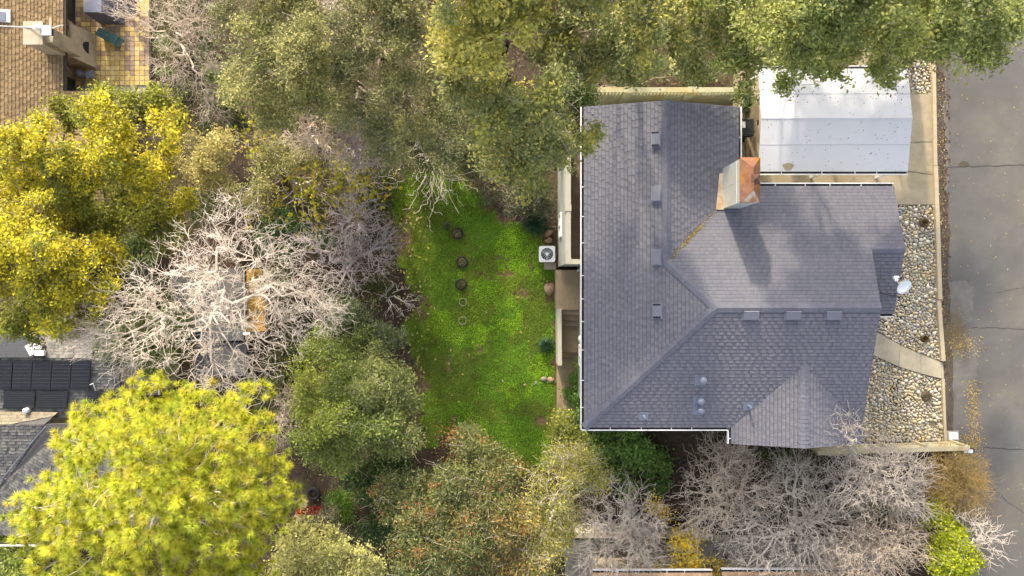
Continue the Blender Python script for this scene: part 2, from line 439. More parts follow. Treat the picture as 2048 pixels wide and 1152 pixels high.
def leafy(name, label, cat, lobes, base, pal, leaf=.075, asp=.5, dens=4.0, per=95, clump=.31, upb=1.35, group=None, twig=.006, bark='bark', twigs=2, inner=.22, hue=.22, trunk=True, low=-.25, crown='crown', gap=.0, accent=None):
    """base: trunk foot in pixels; lobes: (px, py, z, radius px, vertical radius m, palette index)"""
    foot = G(*base); t = thing(name, label, cat, foot, group)
    segs = []; tw = []; LC = []; LL = []; tips = []
    for l in lobes:
        c, r, rz = lobe_world(l); pi_ = l[5] if len(l) > 5 else 0
        n = max(6, int(dens * 2 * math.pi * r * r * .95)); nb = max(4, int(3 + 2.8 * r * r))
        bd_ = unit(nb, low + .1); bc = c + bd_ * rng.uniform(.5, .82, nb)[:, None] * np.array([r, r, rz]); br = r * rng.uniform(.27, .5, nb)
        w_ = rng.choice(nb, n, p=br ** 2 / (br ** 2).sum())
        cc = bc[w_] + unit(n, -.45) * (br[w_] * rng.uniform(.55, 1.05, n))[:, None] * np.array([1, 1, .62])
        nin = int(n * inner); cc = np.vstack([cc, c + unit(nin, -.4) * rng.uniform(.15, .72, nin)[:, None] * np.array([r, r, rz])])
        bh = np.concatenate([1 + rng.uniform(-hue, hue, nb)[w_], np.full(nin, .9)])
        if gap > 0:
            keep = vnoise(cc[:, 0], cc[:, 1], .9, 5) > gap; cc = cc[keep]; bh = bh[keep]
        tips.append(cc)
        for q, hf in zip(cc, bh):
            m = int(per * LEAFN * rng.uniform(.5, 1.35)); sc = clump * rng.uniform(.65, 1.35)
            g = rng.normal(size=(m, 3)) * np.array([sc, sc, sc * .5]) * .5
            LC.append(q + g)
            p_ = np.array(pal[pi_]) if not isinstance(pal[0][0], (int, float)) else np.array(pal)
            if accent and rng.random() < accent[0]: p_ = np.array(accent[1])
            w = rng.integers(0, len(p_), m); f = hf * (1 + rng.uniform(-.12, .12)) * LEAFK
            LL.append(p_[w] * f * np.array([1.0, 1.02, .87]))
            for _ in range(twigs):
                e = q + rng.normal(size=3) * np.array([sc, sc, sc * .5]) * .75
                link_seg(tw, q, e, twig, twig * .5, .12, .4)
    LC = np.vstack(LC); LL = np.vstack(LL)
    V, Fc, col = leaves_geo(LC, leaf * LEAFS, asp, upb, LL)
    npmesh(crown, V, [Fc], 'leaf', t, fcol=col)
    if trunk:
        tips = np.vstack(tips); top = tips.mean(0); f0 = np.array(foot)
        fork = f0 + (top - f0) * np.array([.35, .35, .45])
        link_seg(segs, f0 - np.array([0, 0, .2]), fork, .05 + .02 * math.sqrt(len(tips)), .03 + .014 * math.sqrt(len(tips)), .05, .6)
        sel = tips if len(tips) < 200 else tips[rng.choice(len(tips), 200, replace=False)]
        grow(segs, fork, sel, .012, .1)
        V, Fc = tubes_geo(segs, 5); npmesh('trunk', V, [Fc], bark, t, smooth=True)
        if tw:
            V, Fc = tubes_geo(tw, 3); tag(npmesh('twigs', V, [Fc], bark if bark != 'bark' else 'bark_grey', t), kind='stuff')
    return t
def bare(name, label, cat, lobes, base, ntips, rt=.010, bark='bark_grey', wig=.14, group=None, twl=(.15, .4), ntw=3, pw=.42, fork=.35, low=-.4, shell=(.35, 1.05), leafpal=None, nleaf=0, leaf=.05, k=4, frac=.55, jit=.15):
    foot = G(*base); t = thing(name, label, cat, foot, group)
    ws = [lobe_world(l) for l in lobes]; ar = np.array([w[1] ** 2 for w in ws]); ar /= ar.sum()
    P = []
    for (c, r, rz), a in zip(ws, ar):
        n = max(4, int(ntips * a)); d = unit(n, low)
        P.append(c + d * (rng.uniform(*shell, n))[:, None] * np.array([r, r, rz]))
    P = np.vstack(P); segs = []; f0 = np.array(foot); top = P.mean(0)
    fk = f0 + (top - f0) * np.array([fork, fork, fork + .1])
    rr = rt * len(P) ** pw
    link_seg(segs, f0 - np.array([0, 0, .2]), fk, rr * 1.3, rr, .05, .6)
    grow(segs, fk, P, rt, wig, pw, frac, k, jit)
    for q in P:
        out = q - fk; out /= np.linalg.norm(out) + 1e-9
        for _ in range(ntw):
            e = q + (out * rng.uniform(.2, 1.0) + rng.normal(size=3) * .6) * rng.uniform(*twl)
            link_seg(segs, q, e, rt * .8, rt * .4, .16, .19)
    S = np.array(segs); big = S[:, 6] > .03
    if big.any():
        V, Fc = tubes_geo(S[big], 6); npmesh('trunk', V, [Fc], bark, t, smooth=True)
    V, Fc = tubes_geo(S[~big], 3); npmesh('branches', V, [Fc], bark, t)
    if nleaf:
        q = P[rng.integers(0, len(P), nleaf)] + rng.normal(size=(nleaf, 3)) * .12
        pl = np.array(leafpal)[rng.integers(0, len(leafpal), nleaf)]
        V, Fc, col = leaves_geo(q, leaf, .6, .5, pl); npmesh('leaves', V, [Fc], 'leaf', t, fcol=col)
    return t
# ================================================================ the setting: land, road, paved places
LAWN = [(800, 320), (885, 300), (960, 380), (1000, 430), (1085, 465), (1114, 500), (1114, 940), (1030, 945), (910, 850), (850, 900), (845, 760), (800, 650), (845, 610), (800, 520), (775, 430)]
BARE = [(1003, 518, 20, 6), (1018, 545, 9, 12), (1050, 588, 22, 6), (1000, 553, 10, 5), (970, 552, 12, 6), (1058, 530, 6, 18), (1088, 840, 16, 9), (1100, 585, 12, 30), (912, 828, 8, 14), (960, 700, 12, 7), (975, 705, 9, 6), (898, 720, 5, 40), (830, 620, 34, 30), (806, 470, 18, 55), (960, 350, 30, 34), (1000, 400, 40, 30)]
def lawn_mask(x, y):
    px = 1024 + x * 45; py = 576 - y * 45
    j1 = (vnoise(x, y, .55, 21) - .5) * 34 + (vnoise(x, y, .16, 22) - .5) * 14; j2 = (vnoise(x, y, .5, 23) - .5) * 34
    m = inpoly(px + j1, py + j2, LAWN)
    for bx, by, rx, ry in BARE:
        d = ((px - bx + j1 * .5) / rx) ** 2 + ((py - by + j2 * .5) / ry) ** 2
        m &= ~((d < 1.3) & (vnoise(x, y, .13, 31) > .25 + .45 * d))
    return m
gx = np.concatenate([np.arange(-90, -28, 6), np.arange(-28, 26, .2), np.arange(26, 91, 5)]); gy = np.concatenate([np.arange(-60, -17, 5), np.arange(-17, 18, .2), np.arange(18, 61, 5)])
X, Y = np.meshgrid(gx, gy); Z = terrain(X, Y)
lit = vnoise(X, Y, 2.4, 1)[..., None]; fine = vnoise(X, Y, .35, 2)[..., None]
GC = np.array([.105, .072, .046]) * (.42 + .45 * fine) * (1 - .45 * lit) + np.array([.06, .062, .022]) * (lit > .62) * .5
lm = lawn_mask(X, Y)[..., None]
GC = np.where(lm, np.array([.10, .15, .016]) * (.7 + .6 * fine), GC)
soil_m = (inpoly(1024 + X * 45, 576 - Y * 45, LAWN)[..., None]) & ~lm
GC = np.where(soil_m, np.array([.17, .11, .06]) * (.7 + .6 * fine), GC)
nx, ny = len(gx), len(gy); idx = np.arange(nx * ny).reshape(ny, nx)
quads = np.stack([idx[:-1, :-1], idx[:-1, 1:], idx[1:, 1:], idx[1:, :-1]], -1).reshape(-1, 4)
tag(npmesh('ground', np.stack([X, Y, Z], -1).reshape(-1, 3), [quads], 'ground', vcol=GC.reshape(-1, 3), smooth=True), kind='structure')

ZS = 2.86                                            # street and front yard level
def sheet(name, pts, z, m, t=.3, kind='structure', parent=None):
    o = MB().prism(P2(pts, z), z - t, z).build(name, m, parent)
    if kind: tag(o, kind=kind)
    return o
sheet('road', [(1878, -260), (2500, -260), (2500, 1420), (1892, 1420), (1888, 880), (1884, 600), (1874, 300)], ZS - .04, 'asphalt', .6)
# broken dirt strip between kerb and asphalt
b = MB(); pl = []; pr = []
for i, py in enumerate(range(-200, 1400, 9)):
    x0 = 1866 + (py - 100) * .0285; pl.append(W(x0, py, ZS - .036))
    w = 11 + 9 * float(vnoise(py, 0, 46, 8)) + 8 * float(vnoise(py, 5, 14, 9)); pr.append(W(x0 + w, py, ZS - .036))
n = len(pl); b.add([tuple(p) for p in pl] + [tuple(p) for p in pr], [(i, i + 1, n + i + 1, n + i) for i in range(n - 1)])
tag(b.build('road_edge_dirt', 'road_edge'), kind='structure')
# cracks and the oily spot in the asphalt, thin sheets of tar
def ribbon(name, pts, w, z, m, wob=1.2, seed=0):
    rr = random.Random(seed); V = []; pts2 = []
    for (x0, y0), (x1, y1) in zip(pts[:-1], pts[1:]):
        n_ = max(2, int(math.hypot(x1 - x0, y1 - y0) / 7))
        for i in range(n_): t = i / n_; pts2.append((x0 + (x1 - x0) * t + rr.uniform(-wob, wob), y0 + (y1 - y0) * t + rr.uniform(-wob, wob)))
    pts2.append(pts[-1]); L_ = []; R_ = []
    for i, p in enumerate(pts2):
        a = pts2[max(0, i - 1)]; c = pts2[min(len(pts2) - 1, i + 1)]; d = math.hypot(c[0] - a[0], c[1] - a[1]) + 1e-6
        nx_, ny_ = -(c[1] - a[1]) / d, (c[0] - a[0]) / d; ww = w * rr.uniform(.4, 1.2)
        L_.append(tuple(W(p[0] + nx_ * ww, p[1] + ny_ * ww, z))); R_.append(tuple(W(p[0] - nx_ * ww, p[1] - ny_ * ww, z)))
    n_ = len(pts2); return MB().add(L_ + R_, [(i, i + 1, n_ + i + 1, n_ + i) for i in range(n_ - 1)])
for i, (pts, w) in enumerate([([(1886, 335), (1960, 332), (2048, 330), (2150, 328)], .8), ([(1945, 655), (2000, 656), (2060, 660), (2150, 655)], .7), ([(1965, 895), (2048, 900), (2150, 890)], .7),
                              ([(1975, 962), (2010, 1000), (2060, 1035), (2150, 1100)], .6), ([(1882, 460), (1893, 520), (1888, 580), (1896, 640)], .7), ([(1990, 585), (2050, 575)], .5)]):
    tag(ribbon('road_crack', pts, w, ZS - .035, 'dark', seed=i).build('road_crack', 'crack'), kind='structure')
oil = MB().add([tuple(W(1928 + 11 * math.cos(a) * (1 + .15 * math.sin(3 * a)), 328 + 5.5 * math.sin(a), ZS - .034)) for a in [i * .314 for i in range(20)]][::-1], [tuple(range(20))])
tag(oil.build('road_stain', 'road_edge'), kind='structure')
for pts in ([(1893, 566), (1925, 560), (1948, 575), (1945, 640), (1920, 655), (1895, 640), (1888, 600)], [(1897, 668), (1930, 664), (1955, 700), (1950, 780), (1915, 800), (1893, 740)], [(1880, 180), (1893, 176), (1900, 300), (1892, 420), (1884, 300)]):
    rr = random.Random(len(pts)); pp = []
    for (xa, ya), (xb, yb) in zip(pts, pts[1:] + pts[:1]):
        for k in range(8): pp.append((xa + (xb - xa) * k / 8 + rr.uniform(-2.2, 2.2), ya + (yb - ya) * k / 8 + rr.uniform(-2.2, 2.2)))
    tag(MB().add([tuple(W(x, y, ZS - .037)) for x, y in pp][::-1], [tuple(range(len(pp)))]).build('road_patch', 'asphalt_patch'), kind='structure')
# driveway slabs under and beside the carport
dr = tag(sheet('driveway', [(1478, 60), (1862, 60), (1864, 188), (1872, 410), (1478, 410)], ZS - .06, 'concrete', 1.6), kind='structure')
for pts in ([(1478, 346), (1708, 346), (1708, 409), (1478, 409)], [(1708.5, 346), (1870, 346), (1872, 409), (1708.5, 409)], [(1478, 188), (1866, 188), (1867.5, 284.8), (1478, 284.8)], [(1478, 285.2), (1868, 285.2), (1870, 345.6), (1478, 345.6)]):
    MB().prism(P2(pts, ZS + .02), ZS - .058, ZS + .02).build('slab', 'concrete', dr)
ribbon('crack', [(1790, 340), (1820, 343), (1868, 350)], .6, ZS + .026, 'dark', .8, 4).build('crack', 'crack', dr)
ribbon('crack', [(1818, 285), (1845, 283), (1867, 284)], .5, ZS + .026, 'dark', .6, 5).build('crack', 'crack', dr)
# stone beds
sheet('stone_bed_soil', [(1700, 404), (1872, 408), (1884, 725), (1890, 884), (1690, 884)], ZS - .05, 'bed_soil', .8)
sheet('stone_bed_soil', [(1815, 60), (1862, 60), (1864, 188), (1815, 188)], ZS - .045, 'bed_soil', .3)
WALK = [(1720, 645), (1760, 668), (1800, 690), (1840, 708), (1881, 724), (1883, 757), (1850, 749), (1800, 734), (1760, 716), (1700, 690)]
wk = sheet('walkway', WALK, ZS + .03, 'concrete_pale', .3)
MB().prism(P2([(1881.5, 724), (1886, 726), (1888, 758), (1883.5, 757)], ZS + .02), ZS - .2, ZS + .02).build('edge_strip', 'concrete_pale', wk)
for a_, b_ in (((1801, 691), (1797, 733)), ((1842, 709.5), (1841, 746))):
    ribbon('joint', [a_, b_], .25, ZS + .034, 'dark', .1, 1).build('joint', 'crack', wk)
# kerb: three timber-like concrete lengths, slightly out of line
kb = thing('kerb', 'pale concrete kerb edging the stone bed along the street', 'kerb', W(1876, 500, ZS))
for (x0, y0, x1, y1, w, dz) in ((1862, -40, 1868, 330, 7, 0), (1868, 331, 1877, 599, 8, .01), (1874.5, 601, 1883.5, 722, 8, .0), (1884.5, 759, 1889, 884, 5, -.03)):
    z = ZS + .12 + dz
    MB().prism(P2([(x0, y0), (x0 + w, y0), (x1 + w, y1), (x1, y1)], z), ZS - .3, z).build('kerb_length', 'kerb', kb)
# lids by the road
pad = thing('utility_box', 'white utility box lid on concrete pad at the roadside by the fence end', 'utility box', W(1902, 876, ZS))
MB().prism(P2([(1888, 862), (1917, 862), (1917, 893), (1890, 893)], ZS), ZS - .1, ZS + .02).build('pad', 'concrete_grey', pad)
MB().prism(P2([(1896, 864.5), (1913, 864.5), (1914, 878), (1896, 878)], ZS), ZS + .021, ZS + .09).build('lid', 'plastic_white', pad)
mbx = thing('roadside_mailbox', 'small black and white box on post at the road end of the fence', 'mailbox', W(1895, 884, ZS))
p = W(1896, 889, ZS + .2); MB().tube((p.x, p.y, ZS), (p.x, p.y, ZS + .95), .04).build('post', 'dark', mbx)
p2 = W(1910, 893, ZS + 1); MB().obox((p.x + .2, p.y - .05, ZS + 1.0), (.5, .2, .2)).build('case', 'dark', mbx)
MB().obox((p.x + .2, p.y - .05, ZS + 1.115), (.34, .13, .03)).build('lid', 'plastic_white', mbx)

# rear paved strip, steps
ZL = .95
sheet('rear_landing', [(1112, 540), (1168, 540), (1168, 619.5), (1112, 619.5)], ZL, 'steps', 1.2)
st = thing('garden_steps', 'concrete steps in two flights beside the rear wall of the house', 'steps', W(1140, 680, .3))
ys = [619.5, 631, 642, 653, 706, 717, 729]
for i in range(6):
    z = ZL - .15 * (i + 1); MB().prism(P2([(1121, ys[i]), (1170, ys[i]), (1170, ys[i + 1]), (1121, ys[i + 1])], z), -.3, z).build('step', 'steps', st)
for i in range(1, 6):
    z = ZL - .15 * i; MB().prism(P2([(1121, ys[i] - 1.4), (1170, ys[i] - 1.4), (1170, ys[i]), (1121, ys[i])], z + .004), z + .002, z + .006).build('nosing', 'terrace_floor', st)
MB().prism(P2([(1114.5, 619), (1123, 619), (1124, 731), (1115.5, 731)], 1.3), -.3, 1.3).build('side_wall', 'siding_cap', st)
sheet('rear_path', [(1113, 729), (1172, 729), (1172, 900), (1115, 960)], .06, 'steps', .4)

# ================================================================ the house
ZE, PT = 5.6, .30
hs_ = thing('house', 'large house with grey shingled hip and gable roof', 'house', (7.5, 0, ZS))
XW, XE2, XR, XX = 2.6, 8.19, 12.63, 13.8
YN, YNE, YS, YEX = 6.55, 3.687, -5.04, -.937
XRN = (XW + XE2) / 2; AP = (YNE - YS) / 2; XA, YA = XW + AP, (YNE + YS) / 2; YV = YNE - (XRN - XW)
XSW = 7.92; XSR = (XSW + XR) / 2; YSR = YS + (XSR - XSW); YSS = -5.63; YXR = (YNE + YEX) / 2
PL = {'A': ((PT, 0, ZE - PT * XW), [[(XW, YN), (XRN, YN), (XRN, YV), (XW, YV)], [(XW, YV), (XRN, YV), (XA, YA), (XW, YS)]]),
      'B': ((-PT, 0, ZE + PT * XE2), [[(XE2, YN), (XRN, YN), (XRN, YV), (XE2, YNE)]]),
      'C': ((0, -PT, ZE + PT * YNE), [[(XE2, YNE), (XRN, YV), (XA, YA), (XR, YA), (XR, YNE)], [(XR, YNE), (XX, YNE), (XX, YXR), (XR, YXR)]]),
      'D': ((0, PT, ZE - PT * YEX), [[(XR, YXR), (XX, YXR), (XX, YEX), (XR, YEX)]]),
      'E': ((0, PT, ZE - PT * YS), [[(XW, YS), (XA, YA), (XR, YA), (XR, YS), (XSR, YSR)], [(XW, YS), (XSR, YSR), (XSW, YS)]]),
      'F': ((PT, 0, ZE - PT * XSW), [[(XSW, YS), (XSR, YSR), (XSR, YSS), (XSW, YSS)]]),
      'G': ((-PT, 0, ZE + PT * XR), [[(XR, YS), (XSR, YSR), (XSR, YSS), (XR, YSS)]])}
PL['E'][1][:] = [[(XA, YA), (XR, YA), (XSR, YSR)], [(XR, YA), (XR, YS), (XSR, YSR)], [(XW, YS), (XA, YA), (XSR, YSR), (XSW, YS)]]
def on_plane(px, py, key, dz=0.0):
    a, b_, c = PL[key][0]; z = 6.0
    for _ in range(20):
        p = W(px, py, z); z = a * p.x + b_ * p.y + c + dz
    return W(px, py, z)
rb = MB()
for k, ((a, b_, c), polys) in PL.items():
    for q in polys: rb.slab([(x, y, a * x + b_ * y + c) for x, y in q], .14)
roof = rb.build('roof', 'sheathing', hs_)
SH = [(.168, .166, .196), (.174, .171, .200), (.162, .160, .190), (.178, .174, .200)]
sb = MB()
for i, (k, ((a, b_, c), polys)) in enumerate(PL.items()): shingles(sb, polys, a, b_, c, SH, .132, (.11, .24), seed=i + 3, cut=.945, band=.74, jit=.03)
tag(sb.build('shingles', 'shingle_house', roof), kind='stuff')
CAPS = [(.145, .146, .178), (.153, .153, .185), (.138, .140, .171)]
zr = lambda d: ZE + PT * d
hipdrop = PT / math.sqrt(2) * .95
ridge_caps(roof, (XRN, YN, zr(XRN - XW)), (XRN, YV, zr(XRN - XW)), PT, CAPS)
ridge_caps(roof, (XRN, YV, zr(XRN - XW)), (XA, YA, zr(AP)), hipdrop, CAPS)
ridge_caps(roof, (XR, YA, zr(AP)), (XA, YA, zr(AP)), PT, CAPS)
ridge_caps(roof, (XW, YS, ZE), (XA, YA, zr(AP)), hipdrop, CAPS)
ridge_caps(roof, (XX, YXR, zr(YNE - YXR)), (XR, YXR, zr(YNE - YXR)), PT, CAPS)
ridge_caps(roof, (XSR, YSS, zr(XSR - XSW)), (XSR, YSR, zr(XSR - XSW)), PT, CAPS)
# walls
def wallbox(x0, x1, y0, y1, z0, z1, name='wall'): return MB().box(x0, x1, y0, y1, z0, z1).build(name, 'siding', hs_)
OV = .3
wallbox(XW + OV, XE2 - OV, YS + OV, YN - .2, -.6, ZE - .12)
wallbox(XE2 - OV + .003, XR - .15, YS + OV, YNE - OV, 1.2, ZE - .12)
wallbox(XR - .147, XX - .12, YEX + OV, YNE - OV - .003, 2.2, ZE - .12)
wallbox(XSW + OV, XR - .18, YSS + .15, YS + OV - .003, 1.0, ZE - .12)
# gable triangles
for pts in ([(XW + OV, YN - .22, ZE - .12), (XE2 - OV, YN - .22, ZE - .12), (XRN, YN - .22, zr(XRN - XW) - .2)], [(XSW + OV, YSS + .17, ZE - .12), (XR - .2, YSS + .17, ZE - .12), (XSR, YSS + .17, zr(XSR - XSW) - .2)],
            [(XR - .17, YS + OV, ZE - .12), (XR - .17, YNE - OV, ZE - .12), (XR - .17, YA, zr(AP) - .2)], [(XX - .14, YEX + OV, ZE - .12), (XX - .14, YNE - OV, ZE - .12), (XX - .14, YXR, zr(YNE - YXR) - .2)]):
    MB().add(pts, [(0, 1, 2)]).build('gable', 'siding', hs_)
def window(parent, x, y0, y1, z0, z1, face, axis='x', name='window', fm='white_paint'):
    """window on a wall of constant x (or y): frame, panes"""
    b_ = MB(); d = .06 * face
    def bx(mb, u0, u1, w0, w1, t0, t1):
        lo, hi = sorted((x + t0 * face, x + t1 * face))
        mb.box(lo, hi, u0, u1, w0, w1) if axis == 'x' else mb.box(u0, u1, lo, hi, w0, w1)
    for (u0, u1, w0, w1) in ((y0, y0 + .07, z0, z1), (y1 - .07, y1, z0, z1), (y0 + .07, y1 - .07, z0, z0 + .07), (y0 + .07, y1 - .07, z1 - .07, z1), ((y0 + y1) / 2 - .025, (y0 + y1) / 2 + .025, z0 + .07, z1 - .07)):
        bx(b_, u0, u1, w0, w1, 0, .06)
    f = b_.build(name, fm, parent); g_ = MB(); bx(g_, y0 + .06, y1 - .06, z0 + .06, z1 - .06, .012, .02); g_.build('pane', 'glass', f)
    return f
for y0, y1, z0, z1 in ((-1.4, -.2, 1.8, 3.0), (-3.3, -2.4, 1.2, 2.6), (2.0, 3.8, 3.0, 5.0)): window(hs_, XW + OV, y0, y1, z0, z1, -1)
for y0, y1 in ((-3.9, -2.4), (1.9, 3.0)): window(hs_, XR - .15 if y0 < 0 else XX - .12, y0, y1, 3.7, 4.9, 1)
for x0, x1 in ((3.6, 4.9), (6.0, 7.2)): window(hs_, YS + OV, x0, x1, 3.4, 4.7, -1, 'y')
dd = MB().box(XR - .148, XR - .08, -1.9, -1.0, 2.9, 4.95).build('door', 'wood_dark', hs_); MB().tube((XR - .08, -1.82, 3.9), (XR - .02, -1.82, 3.9), .03).build('handle', 'vent_dome', dd)
MB().lathe([(.02, 0), (.16, .02), (.17, .12), (.12, .2), (.02, .24)], W(1164, 677, 3.0), 14).build('wall_lamp', 'plastic_white', hs_, True)
# gutters: (p0, p1, outward normal)
def gutter(parent, p0, p1, nrm, z=ZE, hang=.95, inner='gutter_inside', w=.12):
    p0 = Vector((*p0, z)); p1 = Vector((*p1, z)); n_ = Vector((*nrm, 0)); d = (p1 - p0); L_ = d.length; dn = d / L_
    def bar(o0, o1, z0, z1):
        r = [p0 + n_ * o0, p1 + n_ * o0, p1 + n_ * o1, p0 + n_ * o1]
        if (r[1] - r[0]).cross(r[2] - r[1]).z < 0: r = r[::-1]
        return [(v.x, v.y, v.z + z0) for v in r], [(v.x, v.y, v.z + z1) for v in r]
    g_ = MB().hexa(*bar(w - .036, w, -.13, .0)).build('gutter', 'white_paint', parent)
    MB().hexa(*bar(-.02, w - .037, -.13, -.09)).build('trough', inner, g_)
    k = max(2, int(L_ / hang)); hb = MB()
    for i in range(1, k):
        q = p0 + d * ((i + random.uniform(-.25, .25)) / k) + n_ * (w / 2 - .01); hb.obox((q.x, q.y, z - .008), (.025, w, .012) if abs(nrm[1]) > .5 else (w, .025, .012))
        if i == k - 1 or True:
            hb.build('hanger', 'white_paint', g_); hb = MB()
    return g_
gutter(hs_, (XW, YS - .12), (XW, YN), (-1, 0)); gutter(hs_, (XW - .12, YS), (XSW - .12, YS), (0, -1)); gutter(hs_, (XSW, YS - .12), (XSW, YSS), (-1, 0), hang=3)
gutter(hs_, (XE2, YNE + .3), (XE2, YN), (1, 0)); gutter(hs_, (XE2, YNE), (XX, YNE), (0, 1)); gutter(hs_, (XR + .02, YEX), (XX, YEX), (0, -1), hang=5)
MB().tube((XE2 - .12, YNE - .25, ZE - .15), (XE2 - .12, YNE - .25, 2.8), .045).build('downspout', 'white_paint', hs_)
MB().path([(XW - .06, .75, ZE - .13), (XW + .22, .75, ZE - .5), (XW + .22, .75, 1.0)], .045, 6).build('downspout', 'white_paint', hs_)
# chimney: galvanised chase with a rusty creased cap
ch = thing('chimney', 'tall galvanised metal chimney with creased rusty cap in the roof corner', 'chimney', (7.85, 3.5, 5.6))
X0, X1, Y0, Y1, ZT = 7.55, 8.16, 2.84, 4.28, 7.78
MB().box(X0, X1, Y0, Y1, 4.6, ZT - .06).build('chase', 'galvanised', ch)
for i in range(2, 3): MB().box(X0 - .006, X0 - .001, Y0 + .36 * i - .008, Y0 + .36 * i + .008, 5.6, ZT - .08).build('seam', 'ac_metal', ch)
MB().box(X0 - .012, X0, Y0, Y1, ZT - .5, ZT - .46).build('band', 'ac_metal', ch); MB().box(X0, X1, Y0 - .012, Y0 - .001, ZT - .5, ZT - .46).build('band', 'ac_metal', ch)
xm, e = (X0 + X1) / 2 + .03, .03
cv = [(X0 - e, Y0 - e, ZT - .05), (X1 + e, Y0 - e, ZT - .05), (X1 + e, Y1 + e, ZT - .05), (X0 - e, Y1 + e, ZT - .05), (xm, Y0 + .36, ZT + .2), (xm, Y1 - .36, ZT + .2)]
cp = MB().add([(x, y, z - .03) for x, y, z in cv[:4]] + cv[:4] + cv[4:], [(3, 2, 1, 0), (0, 1, 5, 4), (1, 2, 6, 5), (2, 3, 7, 6), (3, 0, 4, 7), (7, 4, 8, 9), (5, 6, 9, 8), (6, 7, 9)]).build('cap', 'rust_cap', ch)
MB().add([(X0 - e + .01, Y0 - e + .005, ZT - .044), (X1 + e - .01, Y0 - e + .005, ZT - .044), (xm, Y0 + .35, ZT + .203)], [(0, 1, 2)]).build('cap_end', 'rust_pale', cp)
MB().lathe([(.20, 0), (.20, .15), (.03, .20)], (xm + .08, (Y0 + Y1) / 2 + .02, ZT + .03), 4, Matrix.Rotation(R(45), 4, 'Z')).build('flue_cap', 'rust_dark', ch)
MB().slab([(7.28, 2.80, 5.93), (7.56, 2.80, 5.93), (7.56, 4.1, 5.88), (7.42, 4.1, 5.86)], .03).build('flashing', 'flashing', ch)
# roof vents, pipe vents
def slope_mat(p, key):
    a, b_, c = PL[key][0]; n_ = Vector((-a, -b_, 1)).normalized(); up = Vector((a, b_, 0)).normalized(); up = (up - n_ * up.dot(n_)).normalized(); s = up.cross(n_)
    return Matrix.Translation(p) @ Matrix((s, up, n_)).transposed().to_4x4()
vb = MB().box(-.25, .25, -.15, .15, .06, .13); vent_top = only_mesh(vb, 'roof_vent', 'vent_blue')
vbase = only_mesh(MB().box(-.29, .29, -.19, .19, .012, .03).box(-.20, .20, -.13, .11, .03, .06), 'vent_base', 'vent_base')
vgr = only_mesh(MB().box(-.24, -.16, -.153, .153, .06, .085).box(.16, .24, -.153, .153, .06, .085), 'louvre', 'dark')
for i, (px, py, key) in enumerate([(1312, 278, 'A'), (1312, 387, 'A'), (1313, 515, 'A'), (1315, 622, 'A'), (1503, 631, 'E'), (1587, 631, 'E'), (1668, 631, 'E')]):
    m_ = slope_mat(on_plane(px, py, key, .1), key) @ Matrix.Translation((0, 0, -.1))
    v_ = shared('roof_vent', vent_top, roof, m_); shared('vent_base', vbase, roof, m_); 
    if i in (0, 3): shared('louvre', only_mesh(MB().box(-.25, -.19, -.153, .1, .10, .1325).box(.19, .25, -.153, .1, .10, .1325), 'louvre', 'dark'), roof, m_)
for px, py, r in ((1405, 759, .14), (1401, 800, .13), (1401, 818, .13)):
    p = on_plane(px - 3, py + 1, 'E'); m_ = slope_mat(p, 'E')
    shared('vent_base', only_mesh(MB().box(-.22, .16, -.2, .2, .012, .024), 'vent_base', 'vent_base'), roof, m_)
    MB().tube(p, p + Vector((0, 0, .3)), .07).build('pipe', 'vent_base', roof)
    MB().lathe([(.02, .2), (r, .24), (r, .30), (r * .7, .36), (.01, .38)], p, 14).build('vent_cap', 'vent_dome', roof, True)
for px, py, key in ((1287, 832, 'E'), (1496, 811, 'E')):
    p = on_plane(px, py, key); m_ = slope_mat(p, key)
    shared('vent_base', only_mesh(MB().box(-.17, .17, -.15, .15, .012, .022), 'vent_base', 'vent_base'), roof, m_)
    MB().tube(p, p + Vector((0, 0, .28)), .045).build('pipe', 'vent_base', roof)
# dry leaves caught in the roof valley
lc = []
for i in range(420):
    t = random.random() ** 1.4; x = XRN + .1 + t * 2.1; y = YV + .1 + t * 2.1; x += random.gauss(0, .05); y += random.gauss(0, .05)
    if random.random() < .75: x = XRN + .95 + random.gauss(0, .22); y = YV + .95 + (x - XRN - .95) + random.gauss(0, .035)
    lc.append((x, y, max(-PT * x + ZE + PT * XE2, -PT * y + ZE + PT * YNE) + .03))
V_, F_, c_ = leaves_geo(np.array(lc), .028, .6, 1.5, np.array([(.42, .33, .04), (.30, .22, .07), (.2, .14, .07)])[rng.integers(0, 3, len(lc))])
tag(npmesh('valley_leaves', V_, [F_], 'dry_leaf', fcol=c_), 'yellow dry leaves caught in the roof valley by the chimney', 'leaves', kind='stuff')
lc = []
for i in range(260):
    k_, ((a, b_, c), polys) = random.choice(list(PL.items())); px_ = random.uniform(XW, XX); py_ = random.uniform(YSS, YN)
    if any(inpoly(np.array([px_]), np.array([py_]), q_)[0] for q_ in polys): lc.append((px_, py_, a * px_ + b_ * py_ + c + .03))
V_, F_, c_ = leaves_geo(np.array(lc), .018, .6, 4, np.array([(.45, .40, .32), (.30, .22, .12), (.10, .08, .06), (.22, .2, .12)])[rng.integers(0, 4, len(lc))])
tag(npmesh('roof_debris', V_, [F_], 'dry_leaf', fcol=c_), 'small leaf specks scattered over the grey house roof', 'leaves', kind='stuff')
